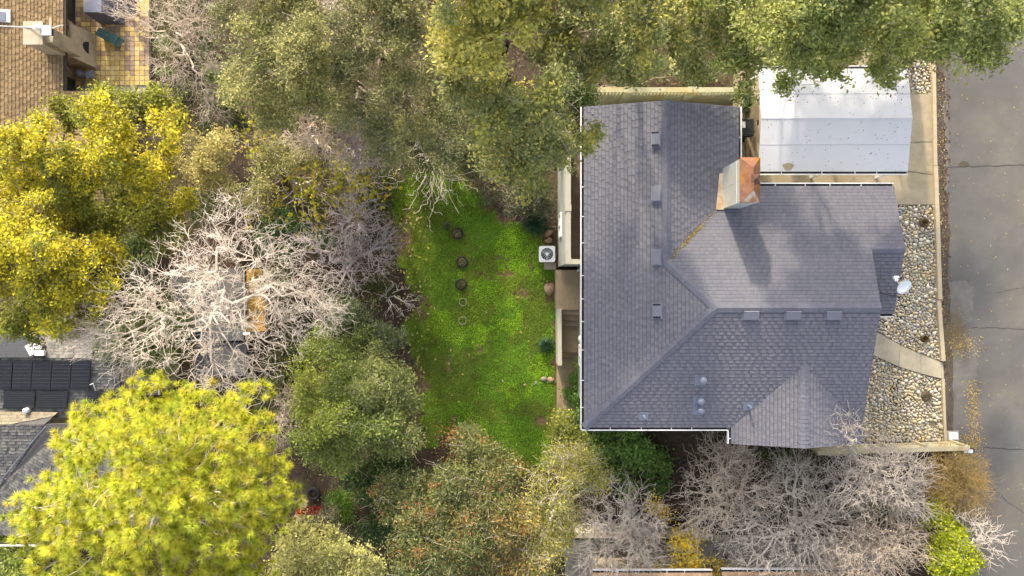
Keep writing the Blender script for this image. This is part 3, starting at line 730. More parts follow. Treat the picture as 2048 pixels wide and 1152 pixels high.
# satellite dish on the front porch roof
pd = on_plane(1792, 592, 'D')
ds = thing('satellite_dish', 'white oval satellite dish mounted on the porch roof edge', 'satellite dish', pd)
tilt = Matrix.Rotation(R(33), 4, 'Z') @ Matrix.Rotation(R(20), 4, 'X')
dc = W(1805, 573, 6.75)
prof = [(.01, 0), (.12, .012), (.22, .04), (.27, .075), (.275, .085), (.20, .05), (.10, .025), (.01, .018)]
MB().lathe(prof, dc, 28, tilt @ Matrix.Diagonal((1.05, .84, 1, 1))).build('dish', 'plastic_white', ds, True)
fd = W(1791, 557, 6.95); MB().path([dc + Vector((0, 0, -.1)), fd], .018).build('arm', 'plastic_white', ds)
MB().obox(fd, (.10, .17, .10), .5).obox(fd + Vector((.07, .05, 0)), (.07, .07, .09), .5).build('receiver', 'plastic_white', ds)
MB().path([pd, dc + Vector((-.02, .0, -.05))], .025).build('mast', 'vent_dome', ds)
ca = on_plane(1757, 585, 'D', .03); MB().path([pd + Vector((0, 0, .03)), (pd + ca) / 2 + Vector((0, -.02, .03)), ca], .010).build('cable', 'dark', ds)

# raised rear terrace: parapet wall with pierced band and cap, brown floor
XT0, XT1, YT0, YT1, ZP = 2.03, 2.24, .93, 6.0, 4.3
tr = thing('rear_terrace', 'raised rear terrace with pale green parapet wall along the house', 'terrace', ((XT0 + XW) / 2, 3.4, 0))
MB().box(XT0, XT1, YT0, YT1, -.4, ZP - .34).build('wall', 'siding', tr); MB().box(XT1 + .001, XW + OV - .005, YT0, YT0 + .16, -.4, ZP - .34).build('wall', 'siding', tr)
bal = only_mesh(MB().box(-.065, .065, -.05, .05, 0, .28), 'baluster', 'siding_cap')
for i in range(36): shared('baluster', bal, tr, Matrix.Translation((XT0 + .105, YT0 + .07 + i * .14, ZP - .34)) )
for i in range(4): shared('baluster', bal, tr, Matrix.Translation((XT1 + .06 + i * .14, YT0 + .08, ZP - .34)))
MB().box(XT0 + .02, XT1 + .0, YT0 - .02, YT1, ZP - .06, ZP).build('cap_rail', 'siding_cap', tr); MB().box(XT1 + .001, XW + OV - .006, YT0 - .02, YT0 + .17, ZP - .06, ZP).build('cap_rail', 'siding_cap', tr)
for y in (YT0 + .1, 3.05, 5.2): MB().box(XT0 + .0, XT1 + .02, y - .12, y + .12, ZP - .335, ZP + .02).build('post', 'siding_cap', tr)
MB().box(XT1 + .001, XW + OV - .004, YT0 + .161, YT1, 2.5, 3.0).build('floor', 'terrace_floor', tr)
window(tr, XT0, 2.1, 3.1, 1.4, 2.5, -1)

# ================================================================ carport
cpt = thing('carport', 'white metal carport roof over the driveway', 'carport', (12, 6.3, ZS))
CX0, CX1, CY0, CY1, CZ = 9.2, 14.78, 4.35, 8.19, 4.8; CYR = (CY0 + CY1) / 2; CP = .15
zc = lambda y: CZ + CP * (CYR - CY0 - abs(y - CYR))
for y0, y1 in ((CY0, 5.32), (5.33, CYR), (CYR, 7.2), (7.21, CY1)):
    MB().slab([(CX0, y0, zc(y0)), (CX1, y0, zc(y0)), (CX1, y1, zc(y1)), (CX0, y1, zc(y1))], .03).build('roof_sheet', 'carport_sheet', cpt)
for y in (5.325, 7.205): MB().box(CX0, CX1, y - .012, y + .012, zc(y) - .02, zc(y) + .006).build('seam', 'seam', cpt)
MB().box(CX0, CX1, CYR - .02, CYR + .02, zc(CYR) - .02, zc(CYR) + .012).build('ridge_strip', 'carport_sheet', cpt)
MB().add([(9.95 + .2 * math.cos(a) * (1 + .2 * math.sin(3 * a)) + .35, 4.52 + .14 * math.sin(a), zc(4.52 + .14 * math.sin(a)) + .004) for a in [i * .35 for i in range(18)]], [tuple(range(18))]).build('stain', 'concrete', cpt)
gutter(cpt, (CX0, CY0), (CX1, CY0), (0, -1), CZ, 1.0); gutter(cpt, (CX0, CY1), (CX1, CY1), (0, 1), CZ, 1.0)
for x in (CX0 + .15, 12, CX1 - .15):
    for y in (CY0 + .1, CY1 - .1): MB().box(x - .05, x + .05, y - .05, y + .05, ZS - .1, zc(y) - .031).build('post', 'white_paint', cpt)
q = []; 
for i in range(330):
    x = random.uniform(CX0, CX1); y = random.uniform(CY0, CY1) if random.random() < .8 else random.uniform(6.9, CY1)
    x = CX1 - (CX1 - x) ** 1.15 if random.random() < .6 else x
    if CX0 < x < CX1: q.append((x, y, zc(y) + .018))
V_, F_, c_ = leaves_geo(np.array(q), .022, .55, 2.5, np.array([(.06, .05, .04), (.14, .1, .06), (.09, .09, .05)])[rng.integers(0, 3, len(q))])
tag(npmesh('carport_debris', V_, [F_], 'dry_leaf', fcol=c_), 'scattered dead leaves and twigs lying on the white carport roof', 'leaves', kind='stuff')

# ================================================================ fences, bin, boards
fn = thing('garden_wall_fence', 'mossy tan fence with pierced band and flat cap behind the north gable', 'fence', (5, 7.4, 2))
YF = 7.33; FX0, FX1 = 3.2, 8.9; ZF = 4.75
MB().box(FX0, FX1, YF + .0, YF + .18, ZF - .05, ZF).build('cap', 'wood_fence', fn)
for z0, z1 in ((ZF - .13, ZF - .051), (ZF - .30, ZF - .25), (ZF - .47, ZF - .42)): MB().box(FX0, FX1, YF + .03, YF + .08, z0, z1).build('rail', 'wood_fence', fn)
sl = only_mesh(MB().box(-.035, .035, .031, .079, ZF - .42, ZF - .13), 'lattice_slat', 'wood_fence')
for i in range(int((FX1 - FX0) / .13)): shared('lattice_slat', sl, fn, Matrix.Translation((FX0 + .06 + i * .13, 0, 0)))
bd = only_mesh(MB().box(-.07, .07, .035, .06, 1.0, ZF - .47), 'board', 'wood_fence')
for i in range(int((FX1 - FX0) / .145)): shared('board', bd, fn, Matrix.Translation((FX0 + .075 + i * .145, YF, 0)))
for ob in [o for o in fn.children if o.name.startswith('lattice')]: ob.matrix_basis = Matrix.Translation((ob.matrix_basis.translation.x, YF, 0))
for x in (4.35, 6.75): MB().box(x - .16, x + .16, YF - .02, YF + .2, 1.0, ZF + .03).build('post', 'wood_fence', fn)

f2 = thing('side_fence', 'pale cream timber fence running from the house to the street corner', 'fence', W(1760, 890, ZS))
pA, pB = W(1612, 893, ZS), W(1898, 884, ZS); n_ = 46
dv = (pB - pA); ang = math.atan2(dv.y, dv.x); ZT2 = ZS + 1.15
for i in range(n_):
    c = pA + dv * ((i + .5) / n_); MB().obox((c.x, c.y, ZS + .52), (dv.length / n_ - .006, .022, 1.04), ang).build('board', 'wood_pale', f2)
for i in range(5):
    c = pA + dv * (i / 4); MB().obox((c.x, c.y - .0 + .06, ZS + .55), (.1, .1, 1.15), ang).build('post', 'wood_pale', f2)
c = (pA + pB) / 2; MB().obox((c.x, c.y + .03, ZT2), (dv.length + .1, .17, .05), ang).build('cap', 'wood_pale', f2)
MB().obox((c.x, c.y + .045, ZS + .25), (dv.length, .045, .09), ang).build('rail', 'wood_pale', f2)

g3 = thing('picket_gate', 'small dark slatted gate between house and carport', 'gate', W(1513, 228, ZS))
for i in range(12):
    p = W(1514, 206 + i * 3.1, ZS + 1.2); MB().obox((p.x, p.y, ZS + .7), (.02, .045, 1.3)).build('slat', 'wood_old', g3)
p = W(1516, 223, ZS + 1.2); MB().obox((p.x + .035, p.y, ZS + 1.1), (.04, 1.0, .08)).build('rail', 'wood_dark', g3); MB().obox((p.x + .035, p.y, ZS + .4), (.04, 1.0, .08)).build('rail', 'wood_dark', g3)
wb = thing('wheeled_bin', 'dark wheeled bin with white label on its lid beside the carport', 'bin', W(1492, 258, ZS))
p = W(1492, 253, ZS + 1.1)
MB().hexa([(p.x + sx * .24, p.y + sy * .26, ZS) for sx, sy in ((-1, -1), (1, -1), (1, 1), (-1, 1))], [(p.x + sx * .30, p.y + sy * .32, ZS + 1.0) for sx, sy in ((-1, -1), (1, -1), (1, 1), (-1, 1))]).build('body', 'bin', wb)
MB().hexa([(p.x + sx * .33, p.y + sy * .34, ZS + 1.002) for sx, sy in ((-1, -1), (1, -1), (1, 1), (-1, 1))], [(p.x + sx * .26, p.y + sy * .28, ZS + 1.09) for sx, sy in ((-1, -1), (1, -1), (1, 1), (-1, 1))]).build('lid', 'bin', wb)
MB().obox((p.x - .1, p.y + .07, ZS + 1.093), (.17, .24, .006)).build('label_sticker', 'plastic_white', wb)
MB().tube((p.x - .25, p.y - .36, ZS + .95), (p.x + .25, p.y - .36, ZS + .95), .025).build('handle', 'bin', wb)
for s in (-1, 1): MB().tube((p.x + s * .25 - .03, p.y - .27, ZS + .12), (p.x + s * .25 + .03, p.y - .27, ZS + .12), .12, n=14).build('wheel', 'rubber', wb)
for i, (px, py0, py1, w, rz, lab) in enumerate([(1497, 268, 316, .22, .04, 'wide old timber plank lying in the side passage'), (1506, 262, 316, .18, -.03, 'narrow old timber plank lying next to the picket gate'), (1494, 216, 240, .18, .10, 'short old board behind the wheeled bin')]):
    a, c = W(px, py0, ZS + .1), W(px, py1, ZS + .1); m_ = (a + c) / 2
    tag(MB().obox((m_.x, m_.y, ZS + .06 + .07 * (i == 1)), (w, abs(a.y - c.y), .05), rz).build('timber_plank', 'wood_old'), lab, 'plank', 'planks in the side passage')
# green pot behind the bin
p = W(1497, 212, ZS + .4); pt = thing('plant_pot', 'round grey pot with leaves behind the wheeled bin', 'plant pot', W(1497, 212, ZS))
MB().lathe([(.16, -.4), (.2, -.02), (.23, 0), (.19, .0), (.17, -.06), (.02, -.06)], p, 16).build('pot', 'concrete_grey', pt)
V_, F_, c_ = leaves_geo(np.array(p) + rng.normal(size=(160, 3)) * [.15, .15, .08], .06, .5, .6, np.tile([.07, .10, .035], (160, 1))); npmesh('foliage', V_, [F_], 'leaf', pt, fcol=c_)

# ================================================================ lawn things
ac = thing('air_conditioner', 'white square air conditioning condenser on the lawn by the terrace wall', 'air conditioner', W(1095, 508, 0))
p = W(1094, 508, .72); s = .33
MB().box(p.x - s, p.x + s, p.y - s, p.y + s, .06, .66).build('cabinet', 'ac_metal', ac)
def rsq(r, h, z, k=5, c=.09):
    out = []
    for qx, qy, a0 in ((1, 1, 0), (-1, 1, 90), (-1, -1, 180), (1, -1, 270)):
        for i in range(k): a = R(a0 + 90 * i / (k - 1)); out.append((p.x + qx * (r - c) + c * math.cos(a), p.y + qy * (r - c) + c * math.sin(a), z))
    return out
MB().hexa(rsq(.35, 0, .661), rsq(.35, 0, .72)).build('top_cover', 'plastic_white', ac)
MB().lathe([(.26, .722), (.26, .728), (.255, .73)], (p.x, p.y, 0), 28).build('fan_well', 'dark', ac)
for k in range(3):
    a = k * 2.094 + .5; MB().obox((p.x + .13 * math.cos(a), p.y + .13 * math.sin(a), .733), (.22, .12, .006), a, .15).build('fan_blade', 'vent_dome', ac)
MB().lathe([(.075, .735), (.07, .75), (.01, .755)], (p.x, p.y, 0), 16).build('fan_hub', 'plastic_white', ac)
gd = MB()
for k in range(12): a = k * math.pi / 6; gd.tube((p.x + .06 * math.cos(a), p.y + .06 * math.sin(a), .755), (p.x + .265 * math.cos(a), p.y + .265 * math.sin(a), .745), .005, n=4)
for r_ in (.12, .19, .265):
    pts = [(p.x + r_ * math.cos(i * .314), p.y + r_ * math.sin(i * .314), .75) for i in range(21)]; gd.path(pts, .005, 4)
gd.build('fan_guard', 'ac_metal', ac)
tag(MB().prism(P2([(1088, 526), (1112, 526), (1112, 539), (1088, 539)], .1), -.2, .09).build('concrete_pad', 'concrete_pale'), 'bare concrete pad next to the air conditioner', 'concrete pad')
def torus(mb, c, R_, r_, n=26, m=10, sq=1.0):
    v = []; f = []
    for i in range(n):
        a = 2 * math.pi * i / n
        for j in range(m): b_ = 2 * math.pi * j / m; v.append((c[0] + (R_ + r_ * math.cos(b_)) * math.cos(a), c[1] + (R_ + r_ * math.cos(b_)) * math.sin(a), c[2] + r_ * sq * math.sin(b_)))
    for i in range(n):
        for j in range(m): f.append((i * m + j, ((i + 1) % n) * m + j, ((i + 1) % n) * m + (j + 1) % m, i * m + (j + 1) % m))
    return mb.add(v, f)
tyl = ['black tyre planter on the lawn nearest the fallen branches', 'black tyre planter on the lawn, middle of three', 'black tyre planter on the lawn beside the wire rings']
for i, (px, py) in enumerate([(915, 467), (924, 524), (922, 569)]):
    p = W(px, py, .1); t = thing('tyre_planter', tyl[i], 'planter', (p.x, p.y, 0), 'tyre planters in a row on the lawn')
    torus(MB(), (p.x, p.y, .08), .228, .034, sq=2.2).build('tyre', 'rubber', t, True)
    MB().lathe([(.20, 0), (.19, .06), (.1, .09), (.01, .1)], (p.x, p.y, 0), 18).build('soil', 'soil', t, True)
    n_ = 230; an = rng.uniform(0, 6.28, n_); rr_ = .19 * np.sqrt(rng.uniform(0, 1, n_)); q = np.stack([p.x + rr_ * np.cos(an), p.y + rr_ * np.sin(an), np.full(n_, .13) + rng.uniform(0, .04, n_)], 1)
    V_, F_, c_ = leaves_geo(q, .03, .5, .6, np.array([(.15, .22, .05), (.36, .28, .17), (.20, .19, .08)])[rng.integers(0, 3, n_)]); npmesh('seedlings', V_, [F_], 'leaf', t, fcol=c_)
    if i == 0:
        for k in range(3): MB().rock((p.x + .06 * k - .05, p.y - .08 + .05 * k, .12), (.05, .04, .03), k).build('stone', 'stone_2', t, True)
for i, (px, py, lab) in enumerate([(926, 604, 'thin pale wire ring on the lawn with bent ends'), (925, 641, 'thin pale wire ring on the lawn farthest from the trees')]):
    p = W(px, py, .1); t = thing('wire_ring', lab, 'ring', (p.x, p.y, 0), 'wire rings on the lawn')
    torus(MB(), (p.x, p.y, .14), .165, .011, 24, 5).build('hoop', 'wire_pale', t); torus(MB(), (p.x, p.y, .03), .165, .009, 24, 5).build('hoop', 'wire_pale', t)
    for k in range(6): a = k * 1.05; MB().tube((p.x + .165 * math.cos(a), p.y + .165 * math.sin(a), 0), (p.x + .165 * math.cos(a), p.y + .165 * math.sin(a), .14), .006, n=4).build('stake', 'wire_pale', t)
def boulder(px, py, sx, sy, sz, m, lab, rz=0.0, seed=0, dz=0.0):
    p = G(px, py, sz * .35 + dz); tag(MB().rock((p.x, p.y, p.z), (sx, sy, sz), seed, 11, 7, rz).build('boulder', m, None, True), lab, 'boulder')
boulder(1097, 467, .20, .15, .14, 'boulder', 'flat brown rock above the air conditioner, farther from it', .3, 1)
boulder(1097, 481, .17, .13, .12, 'boulder', 'flat brown rock touching the air conditioner side', -.3, 2)
boulder(1099, 577, .24, .31, .2, 'boulder', 'large rounded tan boulder at the lawn edge by the landing', .1, 3)
boulder(1088, 758, .13, .13, .08, 'boulder_grey', 'round grey stepping stone near the lower path', 0, 4); boulder(1102, 760, .16, .14, .09, 'boulder', 'angular tan stepping stone next to the lower path', .5, 5)
boulder(1072, 766, .08, .09, .06, 'boulder_grey', 'small grey stone half sunk in the lawn', 0, 6); boulder(1050, 770, .07, .07, .05, 'boulder', 'tiny brown stone half sunk in the lawn', 0, 7)
boulder(1672, 903, .42, .22, .22, 'boulder', 'large tan boulder below the cream fence', 0, 8)
boulder(413, 184, .26, .18, .14, 'concrete_grey', 'pale grey stone block among bare shrubs', .2, 9); boulder(358, 128, .1, .14, .1, 'concrete_grey', 'small white stone among bare shrubs', .2, 10)
boulder(404, 170, .13, .12, .1, 'concrete_grey', 'small pale stone lying against the grey block', .2, 12)

# river stones: the 300 largest singly, the rest joined
sbed = thing('river_stones', 'rounded tan and grey river stones filling the front bed', 'stones', W(1820, 600, ZS))
BED1 = [(1774, 410), (1870, 410), (1872, 500), (1875, 600), (1882, 722), (1800, 688), (1740, 655), (1720, 600)]; BED2 = [(1730, 700), (1760, 718), (1800, 736), (1850, 751), (1883, 759), (1888, 882), (1690, 882), (1700, 760)]; BED3 = [(1816, 90), (1861, 90), (1863, 187), (1816, 187)]
HOLES = [(1848, 446, 12), (1848, 678, 9), (1853, 793, 13), (1866, 850, 9)]
cand = []; cells = {}
def place(r_, tries):
    for _ in range(tries):
        px = random.uniform(1690, 1888); py = random.uniform(405, 883) if random.random() < .93 else random.uniform(100, 187)
        poly = BED1 if py < 700 and px > 1718 else BED2
        if py < 200: poly = BED3
        if not (inpoly(np.array([px]), np.array([py]), BED1)[0] or inpoly(np.array([px]), np.array([py]), BED2)[0] or inpoly(np.array([px]), np.array([py]), BED3)[0]): continue
        if any((px - hx) ** 2 + (py - hy) ** 2 < (hr - 1) ** 2 for hx, hy, hr in HOLES): continue
        p = W(px, py, ZS); r2 = r_ * random.uniform(.85, 1.15); gx_, gy_ = int(p.x / .25), int(p.y / .25); ok = True
        for i in (-1, 0, 1):
            for j in (-1, 0, 1):
                for (x, y, rr_) in cells.get((gx_ + i, gy_ + j), ()):
                    if (x - p.x) ** 2 + (y - p.y) ** 2 < ((rr_ + r2) * .80) ** 2: ok = False
        if ok: cells.setdefault((gx_, gy_), []).append((p.x, p.y, r2)); cand.append((r2, p.x, p.y))
place(.085, 350); place(.07, 1800); place(.058, 6000); place(.046, 13000); place(.033, 24000)
cand.sort(reverse=True)
sms = [only_mesh(MB().rock((0, 0, 0), (1, .8, .62), k, 7, 5), 'stone', 'stone_%d' % (k % 7), True) for k in range(14)]
for r_, x, y in cand[:300]:
    shared('stone', random.choice(sms), sbed, Matrix.Translation((x, y, ZS - .05 + r_ * .35)) @ Matrix.Rotation(random.uniform(0, 6.28), 4, 'Z') @ Matrix.Scale(r_ * 1.12, 4))
base_rocks = [(np.array(MB().rock((0, 0, 0), (1, .8, .62), 30 + k, 6, 4).v), np.array(MB().rock((0, 0, 0), (1, .8, .62), 30 + k, 6, 4).f)) for k in range(5)]
VV = []; FF = []; CC = []; o_ = 0
for r_, x, y in cand[300:]:
    v_, f_ = base_rocks[random.randrange(5)]; a = random.uniform(0, 6.28); v2 = v_ * r_ * 1.15; v2 = np.stack([v2[:, 0] * math.cos(a) - v2[:, 1] * math.sin(a) + x, v2[:, 0] * math.sin(a) + v2[:, 1] * math.cos(a) + y, v2[:, 2] + ZS - .05 + r_ * .3], 1)
    VV.append(v2); FF.append(f_ + o_); o_ += len(v2); CC.append(np.tile(np.array(random.choice(STONECOL)) * random.uniform(.75, 1.15), (len(f_), 1)))
tag(npmesh('small_stones', np.vstack(VV), [np.vstack(FF)], 'stone_mix', sbed, fcol=np.vstack(CC), smooth=True), kind='stuff')
# dry tussocks in the gaps of the stone bed
for i, (px, py, r_, lab, pal_) in enumerate([(1848, 445, .17, 'brown withered tussock in the stone bed near the driveway', [(.16, .10, .04), (.24, .17, .07)]), (1849, 677, .14, 'brown withered tussock in the stone bed above the walkway', [(.20, .13, .04), (.10, .06, .02)]), (1853, 792, .20, 'grey brown tussock in the stone bed below the walkway', [(.22, .18, .11), (.30, .25, .16)])]):
    p = W(px, py, ZS); t = thing('tussock', lab, 'plant', (p.x, p.y, ZS - .05), 'withered tussocks in the stone bed'); sg = []
    MB().lathe([(r_ * 1.1, -.05), (r_ * .9, .04), (r_ * .3, .07), (.01, .08)], (p.x, p.y, ZS - .03), 12).build('root_mound', 'soil', t, True)
    segs_ = []; cs = []
    for k in range(260):
        a = random.uniform(0, 6.28); rr_ = r_ * random.uniform(.3, 1.15); x0, y0 = p.x + random.gauss(0, r_ * .3), p.y + random.gauss(0, r_ * .3)
        segs_.append((x0, y0, ZS, p.x + rr_ * math.cos(a), p.y + rr_ * math.sin(a), ZS + random.uniform(.03, .2), .006, .002)); cs.append(random.choice(pal_))
    V_, F_ = tubes_geo(segs_, 3); npmesh('blades', V_, [F_], 'dry_leaf', t, fcol=np.tile(np.array(cs), (3, 1)))
# ================================================================ neighbouring houses and yards
TAN = [(.27, .185, .10), (.30, .21, .115), (.24, .165, .09), (.32, .225, .125)]
n1 = thing('neighbour_house', 'tan shingled house with stucco walls beside the tiled patio', 'house', (-22, 10, -3))
EZ, NP = -.5, .25; NX = -20.27; NYE = 8.9; XRG, YRG = -24.8, 5.7
planes = [((-NP, 0, EZ + NP * NX), [[(NX, 17), (XRG, 17), (XRG, 4.37), (NX, 8.9)]]), ((0, -NP, EZ + NP * NYE), [[(NX, NYE), (-18.2, NYE), (-18.2, YRG), (-23.47, YRG)]]), ((0, NP, EZ + .22 - NP * 3.4), [[(-24.8, 3.4), (-18.2, 3.4), (-18.2, YRG), (-24.8, YRG)]])]
rb = MB()
for (a, b_, c), polys in planes:
    for q in polys: rb.slab([(x, y, a * x + b_ * y + c) for x, y in q], .15)
nr = rb.build('roof', 'sheathing', n1); sb = MB()
for i, ((a, b_, c), polys) in enumerate(planes):
    vis = [[(x, min(y, 17)) for x, y in q] for q in polys]; shingles(sb, vis, a, b_, c, TAN, .145, (.16, .22), 40 + i, .016)
tag(sb.build('shingles', 'shingle', nr), kind='stuff')
MB().box(-24.6, -21.3, 5.0, 16.8, -3.3, EZ - .16).build('wall', 'stucco', n1); MB().box(-21.29, -18.5, 4.0, 8.4, -3.3, EZ - .16).build('wall', 'stucco', n1)
window(n1, -21.3, 12.9, 15.2, -2.95, -1.0, 1, 'x', 'window', 'wood_dark'); window(n1, -21.3, 9.2, 10.1, -2.95, -1.0, 1, 'x', 'window', 'wood_dark')
MB().box(NX - .001, NX + .09, 8.9, 17, EZ - .14, EZ - .02).build('gutter', 'wood_dark', n1)
sk = MB().obox((-22.55, 12.05, .12), (.62, .55, .10), 0, 0, R(14)).build('skylight', 'white_paint', n1); MB().obox((-22.62, 12.0, .19), (.46, .40, .06), 0, 0, R(14)).build('dome', 'vent_dome', sk)
# stucco outdoor fireplace with stepped stack
fp = thing('outdoor_fireplace', 'stepped cream stucco outdoor fireplace with tall chimney stack on the patio', 'fireplace', W(170, 105, -3))
A0, A1 = W(195, 68, -3), W(195, 141, -3)
y0, y1 = A1.y + .05, A0.y - .1
ym = (y0 + y1) / 2
MB().hexa([(-21.28, y0, -3.1), (-20.15, y0, -3.1), (-20.15, y1, -3.1), (-21.28, y1, -3.1)], [(-21.28, y0 + .05, -1.3), (-20.45, y0 + .05, -1.3), (-20.45, y1 - .05, -1.3), (-21.28, y1 - .05, -1.3)]).build('firebox', 'stucco', fp)
pts = [(-20.30 - .02, ym + .28 * math.cos(a), -2.35 + .38 * math.sin(a)) for a in [i * math.pi / 8 for i in range(9)]]
MB().add([(x + .045 - (z + 2.35) * .16, y, z) for x, y, z in pts], [tuple(range(9))]).build('fire_opening', 'dark', fp)
MB().box(-21.2, -20.42, y0 - .02, y1 + .02, -1.3, -1.2).build('mantel', 'stucco', fp)
MB().hexa([(-21.2, y0 + .25, -1.2), (-20.6, y0 + .25, -1.2), (-20.6, y1 - .1, -1.2), (-21.2, y1 - .1, -1.2)], [(-21.2, y0 + .55, -.35), (-20.7, y0 + .55, -.35), (-20.7, y1 - .15, -.35), (-21.2, y1 - .15, -.35)]).build('shoulder', 'stucco', fp)
tp = W(92, 66, 1.0)
MB().box(-20.95, -20.2 + .0, tp.y - .45, tp.y + .45, -.6, .95).build('stack', 'stucco', fp)
MB().box(-20.62, -19.9, tp.y - .28, tp.y + .30, -1.19, .75).build('stack', 'stucco', fp)
MB().box(-21.0, -20.15, tp.y - .5, tp.y + .5, .951, 1.02).build('stack_cap', 'concrete_pale', fp); MB().box(-20.65, -19.86, tp.y - .32, tp.y + .34, .752, .80).build('stack_cap', 'concrete_pale', fp)
c1 = W(75, 54, 1.3); MB().lathe([(.11, -.3), (.11, 0), (.14, .01), (.14, .07), (.02, .12)], c1, 14).build('flue', 'plastic_white', fp); 
c2 = W(95, 62, 1.15); MB().obox(c2 + Vector((0, 0, -.06)), (.3, .3, .2)).build('flue', 'dark', fp); MB().obox(c2 + Vector((0, 0, .07)), (.42, .42, .05)).build('flue_cap', 'plastic_white', fp)
for k, yy in enumerate((y1 - .3, ym, y0 + .28)):
    t = thing('mantel_plant', ['small brown dried plant on the fireplace mantel, topmost', 'smallest brown dried plant on the fireplace mantel, middle', 'small brown dried plant on the fireplace mantel, lowest'][k], 'plant', (-20.52, yy, -1.2), 'dried plants on the mantel')
    MB().lathe([(.06, 0), (.08, .1), (.01, .1)], (-20.52, yy, -1.2), 10).build('pot', 'boulder', t)
    V_, F_, c_ = leaves_geo(np.array([-20.52, yy, -1.05]) + rng.normal(size=(60, 3)) * (.07 if k != 1 else .04), .045, .5, .4, np.tile([.11, .075, .035], (60, 1))); npmesh('foliage', V_, [F_], 'leaf', t, fcol=c_)
cb = MB().path([W(-40, 50, 1.1), W(20, 53, .95), W(60, 54.5, 1.05), c1 + Vector((0, 0, -.1))], .022, 5); cb.path([c2, W(115, 52, .6), W(126, 50, -.3)], .016, 5)
tag(cb.build('overhead_cable', 'white_paint'), 'thin white cable crossing the tan roof to the chimney stack', 'cable')
# tiled patio
pa = tag(sheet('patio', [(150, -120), (298.5, -120), (298.5, 240), (150, 240)], -3.05 + .2, 'concrete_grey', .4), kind='structure')
ZPA = -3 + .17; tl = [only_mesh(MB().box(-.108, .108, -.108, .108, 0, .035), 'tile', 'tile_%d' % i) for i in range(6)]
p0 = W(152, 4, ZPA); rr = random.Random(5); i_n = 15
for i in range(i_n):
    for j in range(19):
        brown = vnoise(i * .9, j * .9, 1.35, 77) > .60
        k = rr.choice((3, 3, 5)) if brown or rr.random() < .07 else rr.choice((0, 0, 1, 1, 2, 4, 4))
        shared('tile', tl[k], pa, Matrix.Translation((p0.x + .12 + i * .238, p0.y + .35 - j * .238, -2.848 + .0)))
# patio furniture
g = thing('covered_grill', 'grey covered grill with flat pale top on the patio', 'grill', W(190, 30, -2.8))
p = W(184, 8, -1.85); MB().hexa([(p.x - .15, p.y - .6, -2.81), (p.x + 1.0, p.y - .6, -2.81), (p.x + 1.0, p.y + 1.2, -2.81), (p.x - .15, p.y + 1.2, -2.81)], [(p.x - .4, p.y - .4, -1.9), (p.x + .55, p.y - .4, -1.9), (p.x + .55, p.y + 1.2, -1.9), (p.x - .4, p.y + 1.2, -1.9)]).build('cover', 'cover', g)
MB().box(p.x - .40, p.x + .44, p.y - .38, p.y + 1.2, -1.898, -1.84).build('top', 'cover_top', g)
lz = thing('chaise_lounge', 'dark teal chaise lounge on the tiled patio', 'lounge chair', W(222, 76, -2.8))
a_, b2 = W(205, 68, -2.45), W(234, 82, -2.45); d_ = (b2 - a_).normalized(); rz = math.atan2(d_.y, d_.x); m_ = (a_ + b2) / 2
MB().obox(m_ + d_ * .12, (.5, .42, .06), rz).build('seat', 'teal', lz); MB().obox(m_ - d_ * .32 + Vector((0, 0, .16)), (.42, .4, .05), rz, 0, R(40)).build('backrest', 'teal', lz); MB().obox(m_ + d_ * .46 + Vector((0, 0, -.05)), (.26, .42, .05), rz, 0, R(20)).build('foot_rest', 'teal', lz)
for sx, sy in ((-.2, -.18), (-.2, .18), (.4, -.18), (.4, .18)):
    q_ = m_ + d_ * sx + Vector((-d_.y, d_.x, 0)) * sy; MB().box(q_.x - .025, q_.x + .025, q_.y - .025, q_.y + .025, -2.81, -2.4).build('leg', 'teal', lz)
um = thing('patio_chair', 'dark blue grey folding chair at the patio top edge', 'chair', W(262, 20, -2.8)); p = W(262, 18, -2.4)
MB().obox(p, (.5, .45, .05), .3).build('seat', 'cover', um); MB().obox(p + Vector((.05, .26, .25)), (.5, .05, .5), .3, R(-15)).build('backrest', 'cover', um)
for sx, sy in ((-.2, -.2), (.2, -.2), (-.2, .2), (.2, .2)): MB().box(p.x + sx - .02, p.x + sx + .02, p.y + sy - .02, p.y + sy + .02, -2.81, -2.43).build('leg', 'cover', um)
p = W(156, 146, -2.3); t = thing('kettle_pot', 'round dark grey lidded pot by the fireplace side', 'pot', (p.x, p.y, -2.8)); MB().lathe([(.12, -.5), (.19, -.25), (.17, 0)], p, 18).build('body', 'cover', t); MB().lathe([(.175, .002), (.12, .06), (.02, .08)], p, 18).build('lid', 'vent_base', t, True)
p = W(179, 149, -2.35); t = thing('side_table', 'small pale grey green square stool by the fireplace', 'stool', (p.x, p.y, -2.8)); MB().obox(p, (.36, .33, .05), .3).build('top', 'vent_dome', t)
for sx, sy in ((-.13, -.12), (.13, -.12), (-.13, .12), (.13, .12)): MB().tube((p.x + sx, p.y + sy, -2.81), (p.x + sx * .9, p.y + sy * .9, -2.38), .02, n=6).build('leg', 'teal', t)

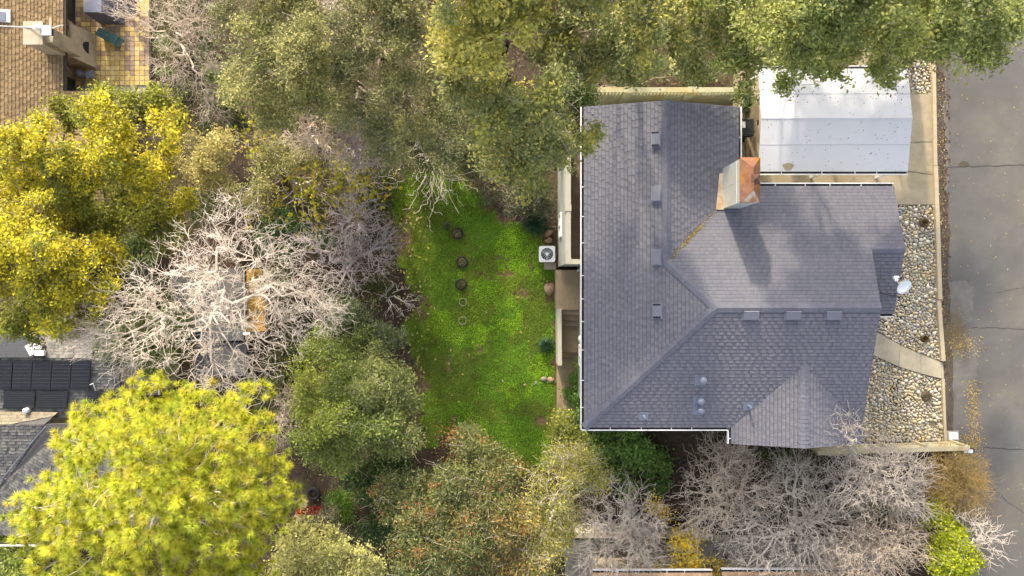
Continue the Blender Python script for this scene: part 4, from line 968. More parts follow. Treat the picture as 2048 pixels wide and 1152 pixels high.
# ---- lower left house with solar panels
GREY = [(.15, .145, .14), (.19, .18, .165), (.125, .12, .118), (.22, .205, .185)]
n2 = thing('solar_house', 'grey shingled house with dark solar panels, partly under the pine', 'house', W(60, 800, -3))
def pl3(a, b_, c):                                     # plane through three pixel points with heights
    A = np.array([[W(*a).x, W(*a).y, 1], [W(*b_).x, W(*b_).y, 1], [W(*c).x, W(*c).y, 1]]); return tuple(np.linalg.solve(A, [a[2], b_[2], c[2]]))
pn = pl3((-100, 655, -.4), (320, 655, -.4), (-100, 715, .25)); ps = pl3((-100, 715, .25), (320, 715, .25), (-100, 835, -.35))
pq = pl3((0, 820, -.25), (95, 820, -.25), (30, 848, .1)); pw_ = pl3((20, 848, .1), (92, 848, .1), (0, 962, -.55)); pe = pl3((92, 848, .1), (0, 962, -.55), (140, 1087, -.75))
def Q(pl, z=0.0): return [tuple(W(x, y, z)[:2]) for x, y in pl]
roofs2 = [(pn, [Q([(-160, 655), (190, 655), (190, 715), (-160, 715)])]), (ps, [Q([(-160, 715), (330, 715), (330, 835), (150, 806), (100, 835), (-160, 835)])]), (pw_, [Q([(20, 848), (92, 848), (0, 962), (-160, 962), (-160, 900)])]),
          (pe, [Q([(92, 848), (150, 800), (330, 860), (330, 1087), (-160, 1087), (0, 962)])]), (pq, [Q([(-160, 820), (110, 826), (92, 848), (20, 848), (-160, 880)])])]
roofs2[1] = (ps, [Q([(-160, 715), (240, 715), (240, 838), (-160, 838)])]); roofs2[3] = (pe, [Q([(92, 848), (330, 838), (330, 1087), (-160, 1087), (0, 962)]), Q([(0, 962), (-160, 1087), (-160, 962)])])
rb = MB(); sb = MB()
for i, ((a, b_, c), polys) in enumerate(roofs2):
    for q in polys: rb.slab([(x, y, a * x + b_ * y + c - .02) for x, y in q], .14)
    shingles(sb, polys, a, b_, c, [(.25, .215, .155), (.28, .24, .17), (.23, .195, .14)] if i == 4 else GREY, .15, (.16, .32), 60 + i, .016)  # north-facing strip gets a tan palette: sunlight put into the shingle colour
r2 = rb.build('roof', 'sheathing', n2); tag(sb.build('shingles', 'shingle', r2), kind='stuff')
a0 = W(-160, 690, -3.); a1 = W(300, 1070, -3.); MB().box(a0.x - 3, a1.x - .6, a1.y + .5, a0.y - .3, -3.3, -1.7).build('wall', 'stucco', n2)
gp0, gp1 = W(-160, 1087, -.75), W(112, 1087, -.75); gutter(n2, (gp0.x, gp0.y), (gp1.x, gp1.y), (0, -1), -.74, 3)
l0 = [W(92, 852, .12), W(45, 908, -.2), W(0, 964, -.52)]; MB().path([v + Vector((0, 0, .03)) for v in l0], .022, 4).build('valley_flashing', 'vent_dome', n2)
sp = thing('solar_array', 'dark blue black solar panels in rows on the grey roof', 'solar panels', W(80, 750, 0))
def panel(pts, pl_):
    a, b_, c = pl_; V = []
    for x, y in pts:
        z = 0.0
        for _ in range(10): q = W(x, y, z); z = a * q.x + b_ * q.y + c + .12
        V.append(W(x, y, z))
    f_ = MB().slab(V, .035).build('panel', 'panel_frame', sp); ce = sum(V, Vector()) / len(V)
    MB().add([tuple(v + (ce - v) * .03 + Vector((0, 0, .003))) for v in (V if (V[1] - V[0]).cross(V[2] - V[1]).z > 0 else V[::-1])], [tuple(range(len(V)))]).build('cells', 'panel', f_)
    for k in range(1, 8):
        A = V[0] + (V[3] - V[0]) * (k / 8); B_ = V[1] + (V[2] - V[1]) * (k / 8); MB().path([A + (B_ - A) * .03 + Vector((0, 0, .006)), A + (B_ - A) * .97 + Vector((0, 0, .006))], .004, 3).build('cell_line', 'panel_frame', f_)
for x0, x1 in ((-45, 14), (16, 57)): panel([(x0, 667), (x1, 667), (x1, 715), (x0 - 3, 715)], pn)
panel([(59, 690), (91, 690), (88, 715), (57, 715)], pn)
for x0 in (-16, 24, 63, 102, 141): panel([(x0 + 3, 722), (x0 + 41, 722), (x0 + 37, 779), (x0 - 1, 779)], ps)
for x0 in (6, 71): panel([(x0 + 2, 782), (x0 + 65, 782), (x0 + 62, 817), (x0, 817)], ps)
panel([(174, 782), (230, 782), (228, 816), (174, 816)], ps)
for i, (px, py, sx, sy, rz, lab) in enumerate([(60, 700, .18, .48, .5, 'white box vent tilted beside the solar panels'), (75, 692, .3, .26, 0, 'cream square vent cap by the solar panels, upper one'), (80, 706, .4, .22, 0, 'cream square vent cap by the solar panels, lower one')]):
    p = W(px, py, .45); t = thing('roof_vent', lab, 'vent', (p.x, p.y, .1)); MB().obox(p, (sx, sy, .12), rz).build('cap', 'plastic_white', t); MB().obox(p - Vector((0, 0, .2)), (sx * .6, sy * .6, .28), rz).build('base', 'stucco', t)
p = W(49, 822, .05); t = thing('roof_vent', 'small white dome vent below the lowest solar panels', 'vent', p); MB().lathe([(.12, -.25), (.12, -.02), (.02, .05)], p, 12).build('cap', 'plastic_white', t, True); MB().box(p.x - .15, p.x + .15, p.y - .15, p.y + .15, -.4, -.22).build('base', 'vent_dome', t)
p = W(180, 770, .2); MB().path([p, W(186, 768, .2), W(190, 778, .1), W(191, 785, 0)], .02, 5); t = tag(MB().path([p, W(186, 767, .2), W(190, 777, .1), W(192, 786, -.1)], .022, 5).build('roof_conduit', 'white_paint'), 'white bent conduit beside the solar panels', 'pipe')

# ---- shed in the trees
s1 = thing('garden_shed', 'flat grey roofed shed with rusty orange lean-to under the white bare tree', 'shed', G(430, 610)); zb = G(430, 610).z; zt = zb + 2.3
def PP(pts, z): return [tuple(W(x, y, z)) for x, y in pts]
MB().slab(PP([(342, 538), (484, 536), (487, 655), (343, 660)], zt), .1).build('roof', 'shed_roof', s1); MB().slab(PP([(343, 660), (487, 655), (487, 681), (345, 683)], zt - .02)[:2] + PP([(487, 681), (345, 683)], zt - .25), .08).build('roof_edge', 'concrete_grey', s1)
MB().slab(PP([(486, 536), (488.5, 536), (491, 672), (488.5, 672)], zt + .03), .08).build('trim', 'concrete_grey', s1); MB().slab(PP([(341, 538), (344, 538), (345, 683), (343.5, 683)], zt + .03), .08).build('trim', 'concrete_grey', s1)
w_ = P2([(350, 545), (480, 545), (482, 672), (352, 672)], zt - .2); MB().prism(w_, zb - .5, zt - .27).build('wall', 'wood_dark', s1)
MB().slab(PP([(493, 536), (533, 540), (530, 662), (493, 664)], zt - .4), .05).build('lean_to_roof', 'shed_side', s1)
fr = PP([(360, 661), (403, 661), (403, 681), (360, 681)], zt + .05); b_ = MB()
for i in range(4): b_.tube(fr[i], fr[(i + 1) % 4], .022, n=4)
k_ = b_.build('skylight', 'plastic_white', s1); MB().slab(PP([(361, 662), (402, 662), (402, 680), (361, 680)], zt + .03), .03).build('pane', 'glass', k_)
MB().obox(W(493, 667, zt + .02), (.3, .12, .05)).build('vent', 'plastic_white', s1)
s2 = thing('lower_shed', 'second dark grey flat shed roof just below the orange lean-to shed', 'shed', G(435, 720)); zb2 = G(435, 720).z
MB().slab(PP([(392, 685), (492, 685), (494, 752), (392, 752)], zb2 + 1.9), .1).build('roof', 'shed_dark', s2); MB().prism(P2([(398, 690), (488, 690), (488, 746), (398, 746)], zb2 + 1.7), zb2 - .3, zb2 + 1.79).build('wall', 'wood_dark', s2)
s3 = thing('small_outbuilding', 'low grey roofed outbuilding between solar house and white bare tree', 'shed', G(255, 745)); zb3 = G(255, 745).z
MB().slab(PP([(195, 715), (316, 712), (318, 790), (195, 790)], zb3 + 2.2), .1).build('roof', 'shed_roof', s3); MB().prism(P2([(200, 720), (310, 720), (310, 785), (200, 785)], zb3 + 2), zb3 - .3, zb3 + 2.09).build('wall', 'stucco', s3); MB().slab(PP([(314, 712), (317, 712), (319, 790), (316, 790)], zb3 + 2.22), .08).build('trim', 'white_paint', s3)

# ---- lower right: block wall, alley, next house
bw = thing('block_wall', 'low wall of pale concrete blocks below the bare trees', 'wall', G(1320, 1075))
for i, (x0, x1, y0, z) in enumerate([(1150, 1188, 1070, 1.0), (1189, 1226, 1070, 1.0), (1227, 1264, 1069, 1.0), (1265, 1303, 1067, 1.0), (1304, 1331, 1071, 1.06), (1332, 1360, 1071, 1.06), (1361, 1398, 1070, 1.06), (1400, 1419, 1075, 1.15), (1420, 1427, 1075, 1.15), (1428, 1442, 1075, 1.15), (1443, 1470, 1075, 1.2), (1471, 1500, 1076, 1.2), (1501, 1560, 1072, 1.7), (1561, 1620, 1073, 1.7)]):
    zz = max(z, float(terrain(*W(x0, y0, z)[:2])) + .12); MB().prism(P2([(x0 + .5, y0 - 5), (x1, y0 - 5), (x1, y0 + 6), (x0 + .5, y0 + 6)], zz), zz - 1.1, zz).build('block', 'block', bw)
al = MB(); pts = []
for py in (1080, 1110, 1160, 1230):
    for px in range(1130, 1790, 30):
        g_ = G(px, py, .03); pts.append(tuple(g_))
nn = len(range(1130, 1790, 30)); al.add(pts, [(j * nn + i, j * nn + i + 1, (j + 1) * nn + i + 1, (j + 1) * nn + i) for j in range(3) for i in range(nn - 1)])
tag(al.build('alley', 'concrete_grey'), kind='structure')
n3 = thing('lower_house', 'house edge with tan roof and white gutter at the bottom of the picture', 'house', W(1480, 1180, 1))
TAN2 = [(.40, .26, .16), (.45, .30, .19), (.36, .23, .14)]; ez = 3.2
for x0, x1, yy in ((1186, 1424, 1145.5), (1443, 1752, 1143.5)):
    e0, e1 = W(x0, yy, ez), W(x1, yy, ez); pp = [(e0.x, e0.y), (e1.x, e0.y), (e1.x, e0.y - 3.5), (e0.x, e0.y - 3.5)]; a, b_, c = 0, -.3, ez + .3 * e0.y
    r_ = MB().slab([(x, y, a * x + b_ * y + c - .01) for x, y in pp], .12).build('roof', 'sheathing', n3); sb = MB(); shingles(sb, [pp], 0, -.3, c, TAN2, .14, (.15, .25), 80); tag(sb.build('shingles', 'shingle', r_), kind='stuff')
    gutter(n3, (e0.x, e0.y), (e1.x, e0.y), (0, 1), ez, .9); MB().box(e0.x + .3, e1.x - .3, e0.y - 3.2, e0.y - .45, -.5, ez - .12).build('wall', 'stucco', n3)
bn = thing('wooden_crate_table', 'low greenish wooden table between alley and lower house', 'table', G(1472, 1132)); q_ = G(1472, 1131, .5)
for i in range(4): MB().obox((q_.x, q_.y + .18 - i * .12, q_.z), (.72, .105, .03)).build('board', 'wood_fence', bn)
for sx in (-.3, .3):
    for sy in (-.17, .17): MB().box(q_.x + sx - .03, q_.x + sx + .03, q_.y + sy - .03, q_.y + sy + .03, q_.z - .55, q_.z - .016).build('leg', 'wood_dark', bn)

# ---- play corner on the left
p = G(627, 988, .15); t = thing('tyre_swing', 'black car tyre lying on bark mulch beside the pine', 'tyre', (p.x, p.y, p.z - .15)); torus(MB(), p, .235, .085, sq=1.2).build('tyre', 'rubber', t, True); MB().lathe([(.16, -.12), (.13, -.05), (.02, -.03)], p, 16).build('leaf_fill', 'soil', t, True)
p = G(684, 953, .3); t = thing('toy_bucket', 'small white lidded pink bucket on the bark mulch', 'bucket', (p.x, p.y, p.z - .3)); MB().lathe([(.10, -.3), (.125, 0), (.11, .0)], p, 16).build('pail', 'pink_plastic', t); MB().lathe([(.13, .002), (.13, .03), (.01, .04)], p, 16).build('lid', 'bucket_white', t)
MB().obox(p + Vector((.12, .12, -.18)), (.14, .16, .2), .4).build('side_pocket', 'pink_plastic', t)
p = G(612, 1018, .5); t = thing('toy_slide', 'red and cream plastic toddler slide half hidden by the pine', 'slide', (p.x, p.y, p.z - .5))
sl_ = MB(); prof_ = [(-.35, .35), (-.05, .30), (.2, .05), (.42, -.22), (.60, -.30)]
for (d0, z0), (d1, z1) in zip(prof_[:-1], prof_[1:]):
    ca, sa = math.cos(-.35), math.sin(-.35)
    def tr_(d, w, z): return (p.x + d * ca - w * sa, p.y + d * sa + w * ca, p.z + z)
    sl_.hexa([tr_(d0, -.2, z0 - .03), tr_(d1, -.2, z1 - .03), tr_(d1, .2, z1 - .03), tr_(d0, .2, z0 - .03)], [tr_(d0, -.2, z0), tr_(d1, -.2, z1), tr_(d1, .2, z1), tr_(d0, .2, z0)])
sl_.build('chute', 'red_plastic', t)
for s_ in (-1, 1):
    MB().obox(p + Vector((-.18 + .02 * s_, .30 * s_ + .05, .12)), (.42, .07, .75), -.5).build('side_panel', 'cream_plastic', t)
    MB().obox(p + Vector((.04 - .2 * (s_ < 0), .33 * s_, .42)), (.28, .2, .05), -.5).build('hand_grip', 'cream_plastic', t)
# ================================================================ trees and shrubs
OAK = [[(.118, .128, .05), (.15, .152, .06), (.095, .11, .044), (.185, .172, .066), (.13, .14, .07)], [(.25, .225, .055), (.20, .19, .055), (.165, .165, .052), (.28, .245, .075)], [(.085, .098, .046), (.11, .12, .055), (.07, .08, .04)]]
OAKG = [[(.11, .128, .044), (.14, .156, .054), (.085, .105, .038), (.165, .17, .058)], [(.19, .19, .06), (.16, .166, .055), (.13, .144, .046)]]
YEL = [[(.285, .238, .016), (.235, .208, .018), (.17, .156, .02), (.33, .272, .02), (.125, .12, .022)], [(.12, .125, .024), (.155, .152, .024), (.09, .094, .02)]]
grp = 'evergreen oaks along the top of the picture'
leafy('oak_tree', 'tall olive green oak overhanging the lawn and the roof corner, sunlit yellow top', 'tree', [(975, 95, 12, 100, 1.4, 1), (1030, 30, 12.5, 75, 1.3, 1), (915, 60, 11.5, 55, 1.2, 1), (1035, 190, 11, 85, 1.3, 0), (960, 215, 10.5, 75, 1.2, 0), (1085, 290, 9.4, 85, 1.2, 0), (1000, 300, 9.2, 75, 1.1, 0), (1060, 355, 7.8, 50, .9, 0), (1140, 275, 8.0, 55, .9, 0), (930, -60, 12.5, 120, 1.6, 0), (1060, -90, 13, 130, 1.8, 0), (950, -170, 13.5, 150, 2.2, 0), (1110, -170, 13.5, 150, 2.2, 0), (1000, -80, 9.8, 120, 1.6, 0), (1110, -60, 9.8, 100, 1.5, 0)], (990, 150), OAK, .068, .5, 4.6, 105, group=grp, accent=(.16, OAK[1]))  # unseen crown lobes above the frame, added to shade the west roof slope
leafy('oak_tree', 'grey green oak above the lattice fence, between sunlit oak and carport', 'tree', [(1150, 60, 9.6, 80, 1.3, 0), (1200, 120, 9.0, 70, 1.1, 0), (1260, 60, 9.6, 90, 1.3, 0), (1330, 30, 7.6, 75, 1.0, 1), (1120, 120, 8.6, 45, 1.0, 0), (1270, 125, 8.6, 45, .9, 0), (1200, -80, 12, 140, 1.7, 0), (1380, 90, 7.0, 62, .8, 0)], (1240, 100), [OAK[0], OAK[1] + OAK[0]], .068, .5, 4.6, 105, group=grp, accent=(.16, OAK[1]))  # big lobe above the frame is unseen, added for roof shade
leafy('oak_tree', 'dense green oak overhanging the north edge of the carport', 'tree', [(1460, 60, 7.2, 75, .9, 0), (1480, 140, 7.2, 52, .7, 0), (1550, 50, 9.6, 90, 1.3, 1), (1560, 128, 8.2, 50, .8, 0), (1640, 60, 9.6, 90, 1.3, 0), (1650, 108, 8.6, 46, .8, 0), (1470, -40, 8, 90, 1, 0), (1640, -60, 10.4, 120, 1.4, 0), (1500, 185, 7.4, 26, .6, 0), (1600, -50, 6.6, 90, 1.3, 0)], (1560, 70), OAKG, .066, .5, 4.4, 105, group=grp, accent=(.14, OAKG[1]))  # unseen low lobe above the frame, added to shade the carport
leafy('oak_tree', 'green oak reaching over the road at the top right', 'tree', [(1740, 55, 9.6, 90, 1.3, 1), (1750, 102, 8.6, 46, .8, 0), (1830, 60, 9.4, 90, 1.3, 0), (1840, 105, 8.4, 46, .8, 0), (1920, 60, 9.0, 80, 1.2, 0), (1920, 105, 8.4, 45, .8, 0), (1985, 50, 8.6, 60, 1.0, 0), (2010, 30, 8.4, 40, .8, 0), (1780, -60, 10.4, 120, 1.4, 0), (1900, -50, 10, 110, 1.4, 0), (1740, -50, 6.6, 120, 1.4, 0), (1860, -50, 6.6, 110, 1.4, 0), (1660, 20, 6.4, 50, .9, 0), (1760, 30, 6.4, 55, .9, 0), (1560, 165, 8, 20, .5, 0), (1675, 150, 8.2, 28, .5, 0), (1790, 150, 8.2, 24, .5, 0)], (1800, 70), OAKG, .066, .5, 4.4, 105, group=grp, accent=(.14, OAKG[1]))  # low lobes beneath the crown added to keep sun off the carport
# thin leaf sprays hanging over the carport
leafy('oak_tree', 'pale olive oak left of the lawn top, beside the patio shrubs', 'tree', [(525, 70, 7.6, 75, 1.2, 0), (600, 130, 7.8, 80, 1.2, 0), (520, 165, 7.0, 65, 1.0, 0), (625, 205, 6.6, 60, 1.0, 0), (560, 220, 6.2, 55, .9, 0), (580, 20, 7.6, 60, 1.0, 0), (540, -60, 7.8, 80, 1.2, 0), (650, 150, 7.0, 45, .9, 0)], (580, 130), [[(.165, .155, .066), (.13, .128, .056), (.195, .176, .07), (.10, .104, .048)]], .055, .5, 5.0, 105, group=grp)
leafy('oak_tree', 'grey green feathery oak between the pale olive oak and the tall sunlit oak', 'tree', [(760, 40, 7.6, 75, 1.2, 0), (720, 140, 6.6, 55, 1.0, 2), (830, 70, 7.6, 70, 1.1, 0), (815, 180, 6.6, 60, 1.0, 0), (740, 230, 5.6, 60, .9, 2), (830, 250, 5.6, 50, .9, 0), (880, 300, 5.2, 45, .9, 2), (770, 290, 4.6, 45, .8, 2), (690, 60, 7, 40, 1, 2), (800, -60, 8, 110, 1.3, 0)], (780, 140), [[(.155, .15, .07), (.12, .12, .058), (.19, .17, .075), (.095, .1, .05)], OAK[1], [(.10, .105, .055), (.13, .128, .065), (.08, .085, .045)]], .055, .5, 4.8, 100, group=grp)
leafy('scrub_oak', 'low grey green scrub oak filling the gap under the feathery oak', 'tree', [(680, 110, 4.4, 55, .8, 0), (690, 190, 3.8, 55, .8, 0), (660, 250, 3.0, 40, .7, 0), (770, 200, 4.2, 55, .8, 0), (860, 130, 5.2, 50, .9, 0), (880, 220, 4.8, 50, .9, 0), (470, 40, 4.4, 45, .8, 0), (800, 330, 2.2, 35, .6, 0), (900, 330, 2.4, 40, .7, 0), (480, 130, 4.2, 40, .8, 0)], (720, 180), [[(.10, .10, .05), (.13, .125, .06), (.08, .085, .04)]], .052, .5, 4.4, 85)
leafy('yellow_tree', 'yellow leaved tree next to the patio, upper one on the left edge', 'tree', [(215, 262, 6.6, 70, 1.1, 0), (245, 215, 5.2, 52, .9, 1), (320, 225, 5.0, 45, .8, 1), (180, 225, 5.2, 45, .8, 1), (335, 262, 5.8, 48, .9, 0), (70, 305, 6.4, 68, 1.1, 0), (135, 320, 6.2, 70, 1.0, 0), (240, 300, 6.0, 65, 1.0, 0), (315, 355, 5.4, 60, .9, 0), (170, 395, 5.6, 60, .9, 1), (40, 360, 5.6, 65, 1.0, 0), (260, 420, 4.4, 60, .8, 1), (140, 230, 4.8, 38, .8, 1)], (210, 310), YEL, .060, .55, 5.0, 125, group='yellow leaved trees on the left', accent=(.15, YEL[1]))
leafy('yellow_tree', 'yellow leaved tree by the solar house, lower one on the left edge', 'tree', [(55, 450, 6.6, 75, 1.2, 0), (130, 500, 6.6, 70, 1.1, 0), (30, 540, 6.0, 70, 1.0, 0), (180, 560, 6.0, 65, 1.0, 0), (100, 600, 5.6, 70, 1.0, 0), (235, 500, 5.2, 45, .8, 0), (40, 630, 4.6, 55, .8, 1), (150, 640, 4.6, 45, .8, 1), (0, 480, 6, 60, 1, 0), (95, 400, 5, 50, .8, 1), (330, 460, 3.6, 60, .7, 1), (370, 420, 3.6, 40, .7, 0), (170, 445, 4.6, 52, .8, 1), (220, 440, 4.4, 45, .8, 1), (110, 420, 5.0, 45, .8, 0), (300, 410, 4.0, 45, .7, 1)], (120, 540), YEL, .060, .55, 5.0, 125, group='yellow leaved trees on the left', accent=(.15, YEL[1]))
leafy('pale_shrub', 'cream leaved rounded shrub right of the upper yellow tree', 'shrub', [(420, 300, 3.2, 62, .9, 0), (440, 350, 2.8, 42, .8, 0), (390, 330, 2.6, 35, .7, 0)], (420, 320), [[(.235, .20, .085), (.20, .172, .072), (.15, .135, .06), (.27, .23, .105)]], .055, .55, 6, 95)
# vine leaves: large yellow lobed leaves over low scrub
leafy('low_scrub', 'low olive scrub under yellow vine leaves beside the cream shrub', 'shrub', [(510, 400, 1.6, 55, .7, 0), (600, 350, 1.2, 60, .6, 0), (560, 300, 1.6, 45, .6, 0), (700, 400, .9, 45, .5, 0), (520, 340, 1.4, 40, .6, 0), (660, 330, 1.2, 60, .6, 0)], (560, 360), [[(.14, .13, .055), (.10, .11, .045), (.19, .165, .07)]], .05, .5, 4.0, 70, trunk=True, gap=.25)
vn = thing('grape_vine', 'rambling vine with large yellow leaves on the slope left of the lawn', 'vine', G(600, 370))
q = []; hubs = [(560, 285), (520, 300), (490, 265), (505, 245), (600, 330), (640, 345), (590, 360), (650, 380), (560, 390), (620, 420), (690, 360), (720, 375), (735, 395), (550, 430), (660, 330), (610, 380), (690, 330), (570, 460), (610, 450), (525, 420), (480, 290), (745, 380)]
for i in range(430):
    hx, hy = hubs[random.randrange(len(hubs))]; p = G(hx + random.gauss(0, 24), hy + random.gauss(0, 20), 1.7 + random.uniform(0, .9)); q.append(tuple(p))
q = np.array(q); pal_ = np.array([(.40, .36, .015), (.45, .39, .02), (.34, .33, .02), (.30, .31, .03), (.42, .33, .04)])[rng.integers(0, 5, len(q))]
# each leaf: five blades from one stalk
A = np.repeat(q, 4, 0) + rng.normal(size=(len(q) * 4, 3)) * [.045, .045, .02]; V_, F_, c_ = leaves_geo(A, .058, .8, 2.2, np.repeat(pal_, 4, 0) * 1.15, .25); npmesh('leaves', V_, [F_], 'leaf', vn, fcol=c_)
sg = []; grow(sg, np.array(G(600, 370)), q[rng.choice(len(q), 220, replace=False)] - [0, 0, .05], .008, .2); V_, F_ = tubes_geo(sg, 4); npmesh('stems', V_, [F_], 'bark_mauve', vn)

leafy('dark_bush', 'dark green bush behind the white bare tree', 'shrub', [(570, 460, .8, 55, .6, 0), (640, 470, .6, 45, .5, 0), (530, 480, .8, 40, .5, 0)], (580, 470), [[(.035, .065, .02), (.05, .085, .024), (.028, .05, .018)]], .06, .5, 6, 90)
leafy('dark_bush', 'dark green bush beside the garden shed and yellow tree', 'shrub', [(300, 490, .6, 50, .6, 0), (330, 700, .2, 60, .6, 0), (340, 640, .0, 40, .5, 0), (275, 470, .8, 35, .5, 0), (250, 685, .4, 48, .6, 0), (295, 690, .3, 40, .6, 0), (215, 690, .6, 34, .5, 0)], (320, 560), [[(.045, .065, .022), (.06, .075, .024)]], .06, .5, 5, 80)
# white bare tree
bare('white_bare_tree', 'large leafless tree with white twisting branches over the sheds', 'tree', [(470, 440, 6.0, 70, .9), (420, 500, 6.4, 80, 1.0), (540, 520, 6.4, 80, 1.0), (330, 560, 6.2, 80, .9), (450, 590, 7.0, 110, 1.0), (590, 600, 6.2, 90, .9), (640, 610, 5.8, 60, .8), (300, 650, 6.0, 90, .9), (200, 660, 5.6, 70, .8), (160, 670, 5.4, 45, .6), (240, 600, 5.8, 45, .7), (400, 690, 6.2, 90, .9), (540, 670, 6.0, 80, .9), (480, 750, 5.4, 70, .8), (250, 720, 5.4, 50, .7), (420, 770, 5.0, 40, .6), (660, 625, 5.6, 50, .7), (140, 655, 5.2, 30, .4), (620, 560, 5.8, 45, .7)], (470, 610), 1450, .0078, 'bark_white', .2, twl=(.2, .45), ntw=3, fork=.45, pw=.345, shell=(.3, 1.08), jit=.25)
bt = 'bare grey shrubs left of the lawn'
bare('bare_shrub', 'pale mauve leafless shrub just below the pale olive oak', 'shrub', [(620, 255, 3.4, 55, .7), (590, 270, 3.0, 35, .6), (660, 290, 3.0, 40, .7)], (635, 285), 300, .010, 'bark_tan', .12, bt, (.15, .35), 3)
bare('bare_shrub', 'mauve leafless shrub below the feathery grey green oak', 'shrub', [(705, 255, 3.2, 40, .6), (730, 310, 3.0, 50, .7), (695, 300, 3.0, 40, .6)], (715, 300), 300, .010, 'bark_mauve', .12, bt, (.15, .35), 3)
bare('bare_shrub', 'rounded mauve leafless shrub at the left lawn edge', 'shrub', [(715, 430, 1.8, 60, .9), (700, 470, 1.6, 50, .8)], (715, 450), 300, .010, 'bark_mauve', .16, bt, (.15, .35), 3)
bare('bare_shrub', 'sprawling grey leafless shrub between white tree and lawn', 'shrub', [(690, 540, 1.6, 60, .8), (740, 510, 1.4, 55, .7), (770, 480, 1.2, 35, .6), (620, 490, 2.2, 45, .8)], (690, 545), 330, .011, 'bark_mauve', .18, bt, (.15, .4), 3)
bare('bare_shrub', 'tiny pale leafless branches poking onto the lawn edge', 'shrub', [(790, 595, .7, 38, .3), (820, 600, .5, 25, .2)], (765, 592), 40, .011, 'bark_white', .12, bt, (.1, .3), 2)
bare('fallen_branches', 'pale leafless branches spreading over the top of the lawn', 'branches', [(845, 345, 2.2, 62, .4), (895, 345, 2.0, 52, .4), (815, 320, 2.4, 45, .4), (885, 400, 1.8, 30, .3)], (857, 312), 52, .0125, 'bark_white', .10, None, (.2, .6), 2, fork=.1, low=-.9, pw=.28, k=7, frac=.34, jit=.08, shell=(.75, 1.25))
bare('patio_bare_shrub', 'tangled pinkish leafless shrub right of the tiled patio', 'shrub', [(340, 60, 1.2, 70, 1.0), (400, 60, 1.4, 60, 1.0), (350, 140, .6, 60, .9), (420, 150, .4, 50, .9), (260, 20, .6, 40, .6), (430, 215, .2, 40, .7), (390, 10, 1.6, 60, .9)], (370, 100), 560, .009, 'bark_tan', .2, None, (.2, .5), 3, pw=.30)
bare('bare_shrub', 'grey leafless tree top at the upper edge between two oaks', 'shrub', [(655, 20, 6.5, 45, .8), (660, 60, 6.2, 35, .7), (620, 0, 6.6, 40, .7)], (655, 40), 420, .008, 'bark_grey', .12, bt, (.15, .35), 3)
leafy('patio_ground_ivy', 'green ground ivy below the tangled pinkish shrub', 'plant', [(340, 90, -2.4, 30, .3, 0), (420, 90, -1.9, 35, .3, 0), (330, 150, -2.4, 25, .3, 0), (440, 140, -1.8, 35, .4, 0), (400, 100, -2, 25, .3, 0)], (390, 110), [[(.07, .095, .03), (.10, .12, .04), (.05, .07, .025)]], .06, .55, 4, 60, trunk=False)
# round shrubs near the centre
RND = [[(.085, .11, .03), (.115, .14, .038), (.065, .088, .025), (.14, .155, .045)], [(.17, .185, .04), (.20, .21, .05), (.125, .15, .034)], [(.06, .075, .038), (.078, .092, .046), (.048, .062, .032)], [(.12, .13, .05), (.095, .11, .042), (.145, .145, .055)]]
leafy('round_shrub', 'large rounded green shrub tree at the left lawn edge, mottled pale and dark', 'tree', [(630, 760, 3.6, 60, .9, 1), (700, 770, 4.0, 60, 1.0, 0), (770, 775, 4.2, 65, 1.0, 3), (800, 830, 3.8, 58, .9, 3), (745, 840, 4.0, 60, .9, 0), (680, 820, 4.0, 55, .9, 1), (640, 840, 3.4, 50, .8, 1), (690, 885, 3.2, 55, .8, 0), (790, 880, 3.2, 45, .8, 3), (620, 890, 2.6, 40, .7, 0), (760, 720, 3.4, 50, .8, 3)], (720, 810), RND, .052, .55, 7.0, 100, clump=.34)
leafy('round_shrub', 'grey green rounded shrub above the mottled shrub tree, by the lawn', 'tree', [(720, 640, 2.6, 58, .9, 2), (760, 660, 2.4, 45, .8, 2), (690, 690, 3.0, 50, .8, 0), (640, 700, 2.8, 45, .8, 0), (680, 640, 2.6, 35, .7, 2)], (715, 660), RND, .050, .5, 7.0, 95, clump=.34)
PH = [[(.055, .075, .028), (.085, .10, .035), (.13, .13, .055), (.16, .15, .07), (.04, .055, .024)], [(.05, .07, .028), (.09, .10, .035), (.15, .13, .055), (.10, .10, .038), (.12, .115, .05), (.055, .075, .03)], [(.15, .09, .035), (.11, .10, .035), (.2, .15, .05), (.06, .075, .03)]]
leafy('red_tipped_shrub', 'dense glossy shrub with reddish new tips at the bottom of the lawn', 'tree', [(945, 895, 2.8, 62, .8, 1), (990, 930, 2.8, 50, .8, 1), (880, 960, 3.4, 72, 1.0, 0), (800, 990, 3.0, 55, .8, 0), (960, 1000, 3.8, 80, 1.0, 1), (850, 1050, 3.8, 80, 1.0, 1), (1010, 1060, 3.8, 65, 1.0, 2), (920, 1100, 4.0, 85, 1.0, 1), (1030, 1130, 3.6, 60, .9, 2), (820, 1120, 3.6, 55, .9, 0), (770, 1000, 2.6, 35, .7, 0), (1060, 1020, 2.8, 30, .7, 0)], (920, 1010), PH, .062, .36, 6.2, 90, clump=.36, accent=(.13, [(.20, .085, .035), (.17, .10, .04), (.10, .10, .035)]))
leafy('pale_tree', 'pale cream leaved tree at the bottom edge beside the pine', 'tree', [(610, 1085, 4.4, 60, .9, 0), (680, 1110, 4.4, 65, .9, 0), (580, 1140, 4.2, 50, .9, 0), (740, 1135, 4.0, 45, .8, 0), (640, 1170, 4.4, 80, .9, 0)], (650, 1120), [[(.235, .22, .085), (.20, .19, .075), (.15, .15, .06), (.27, .25, .115)]], .055, .5, 5.2, 95)
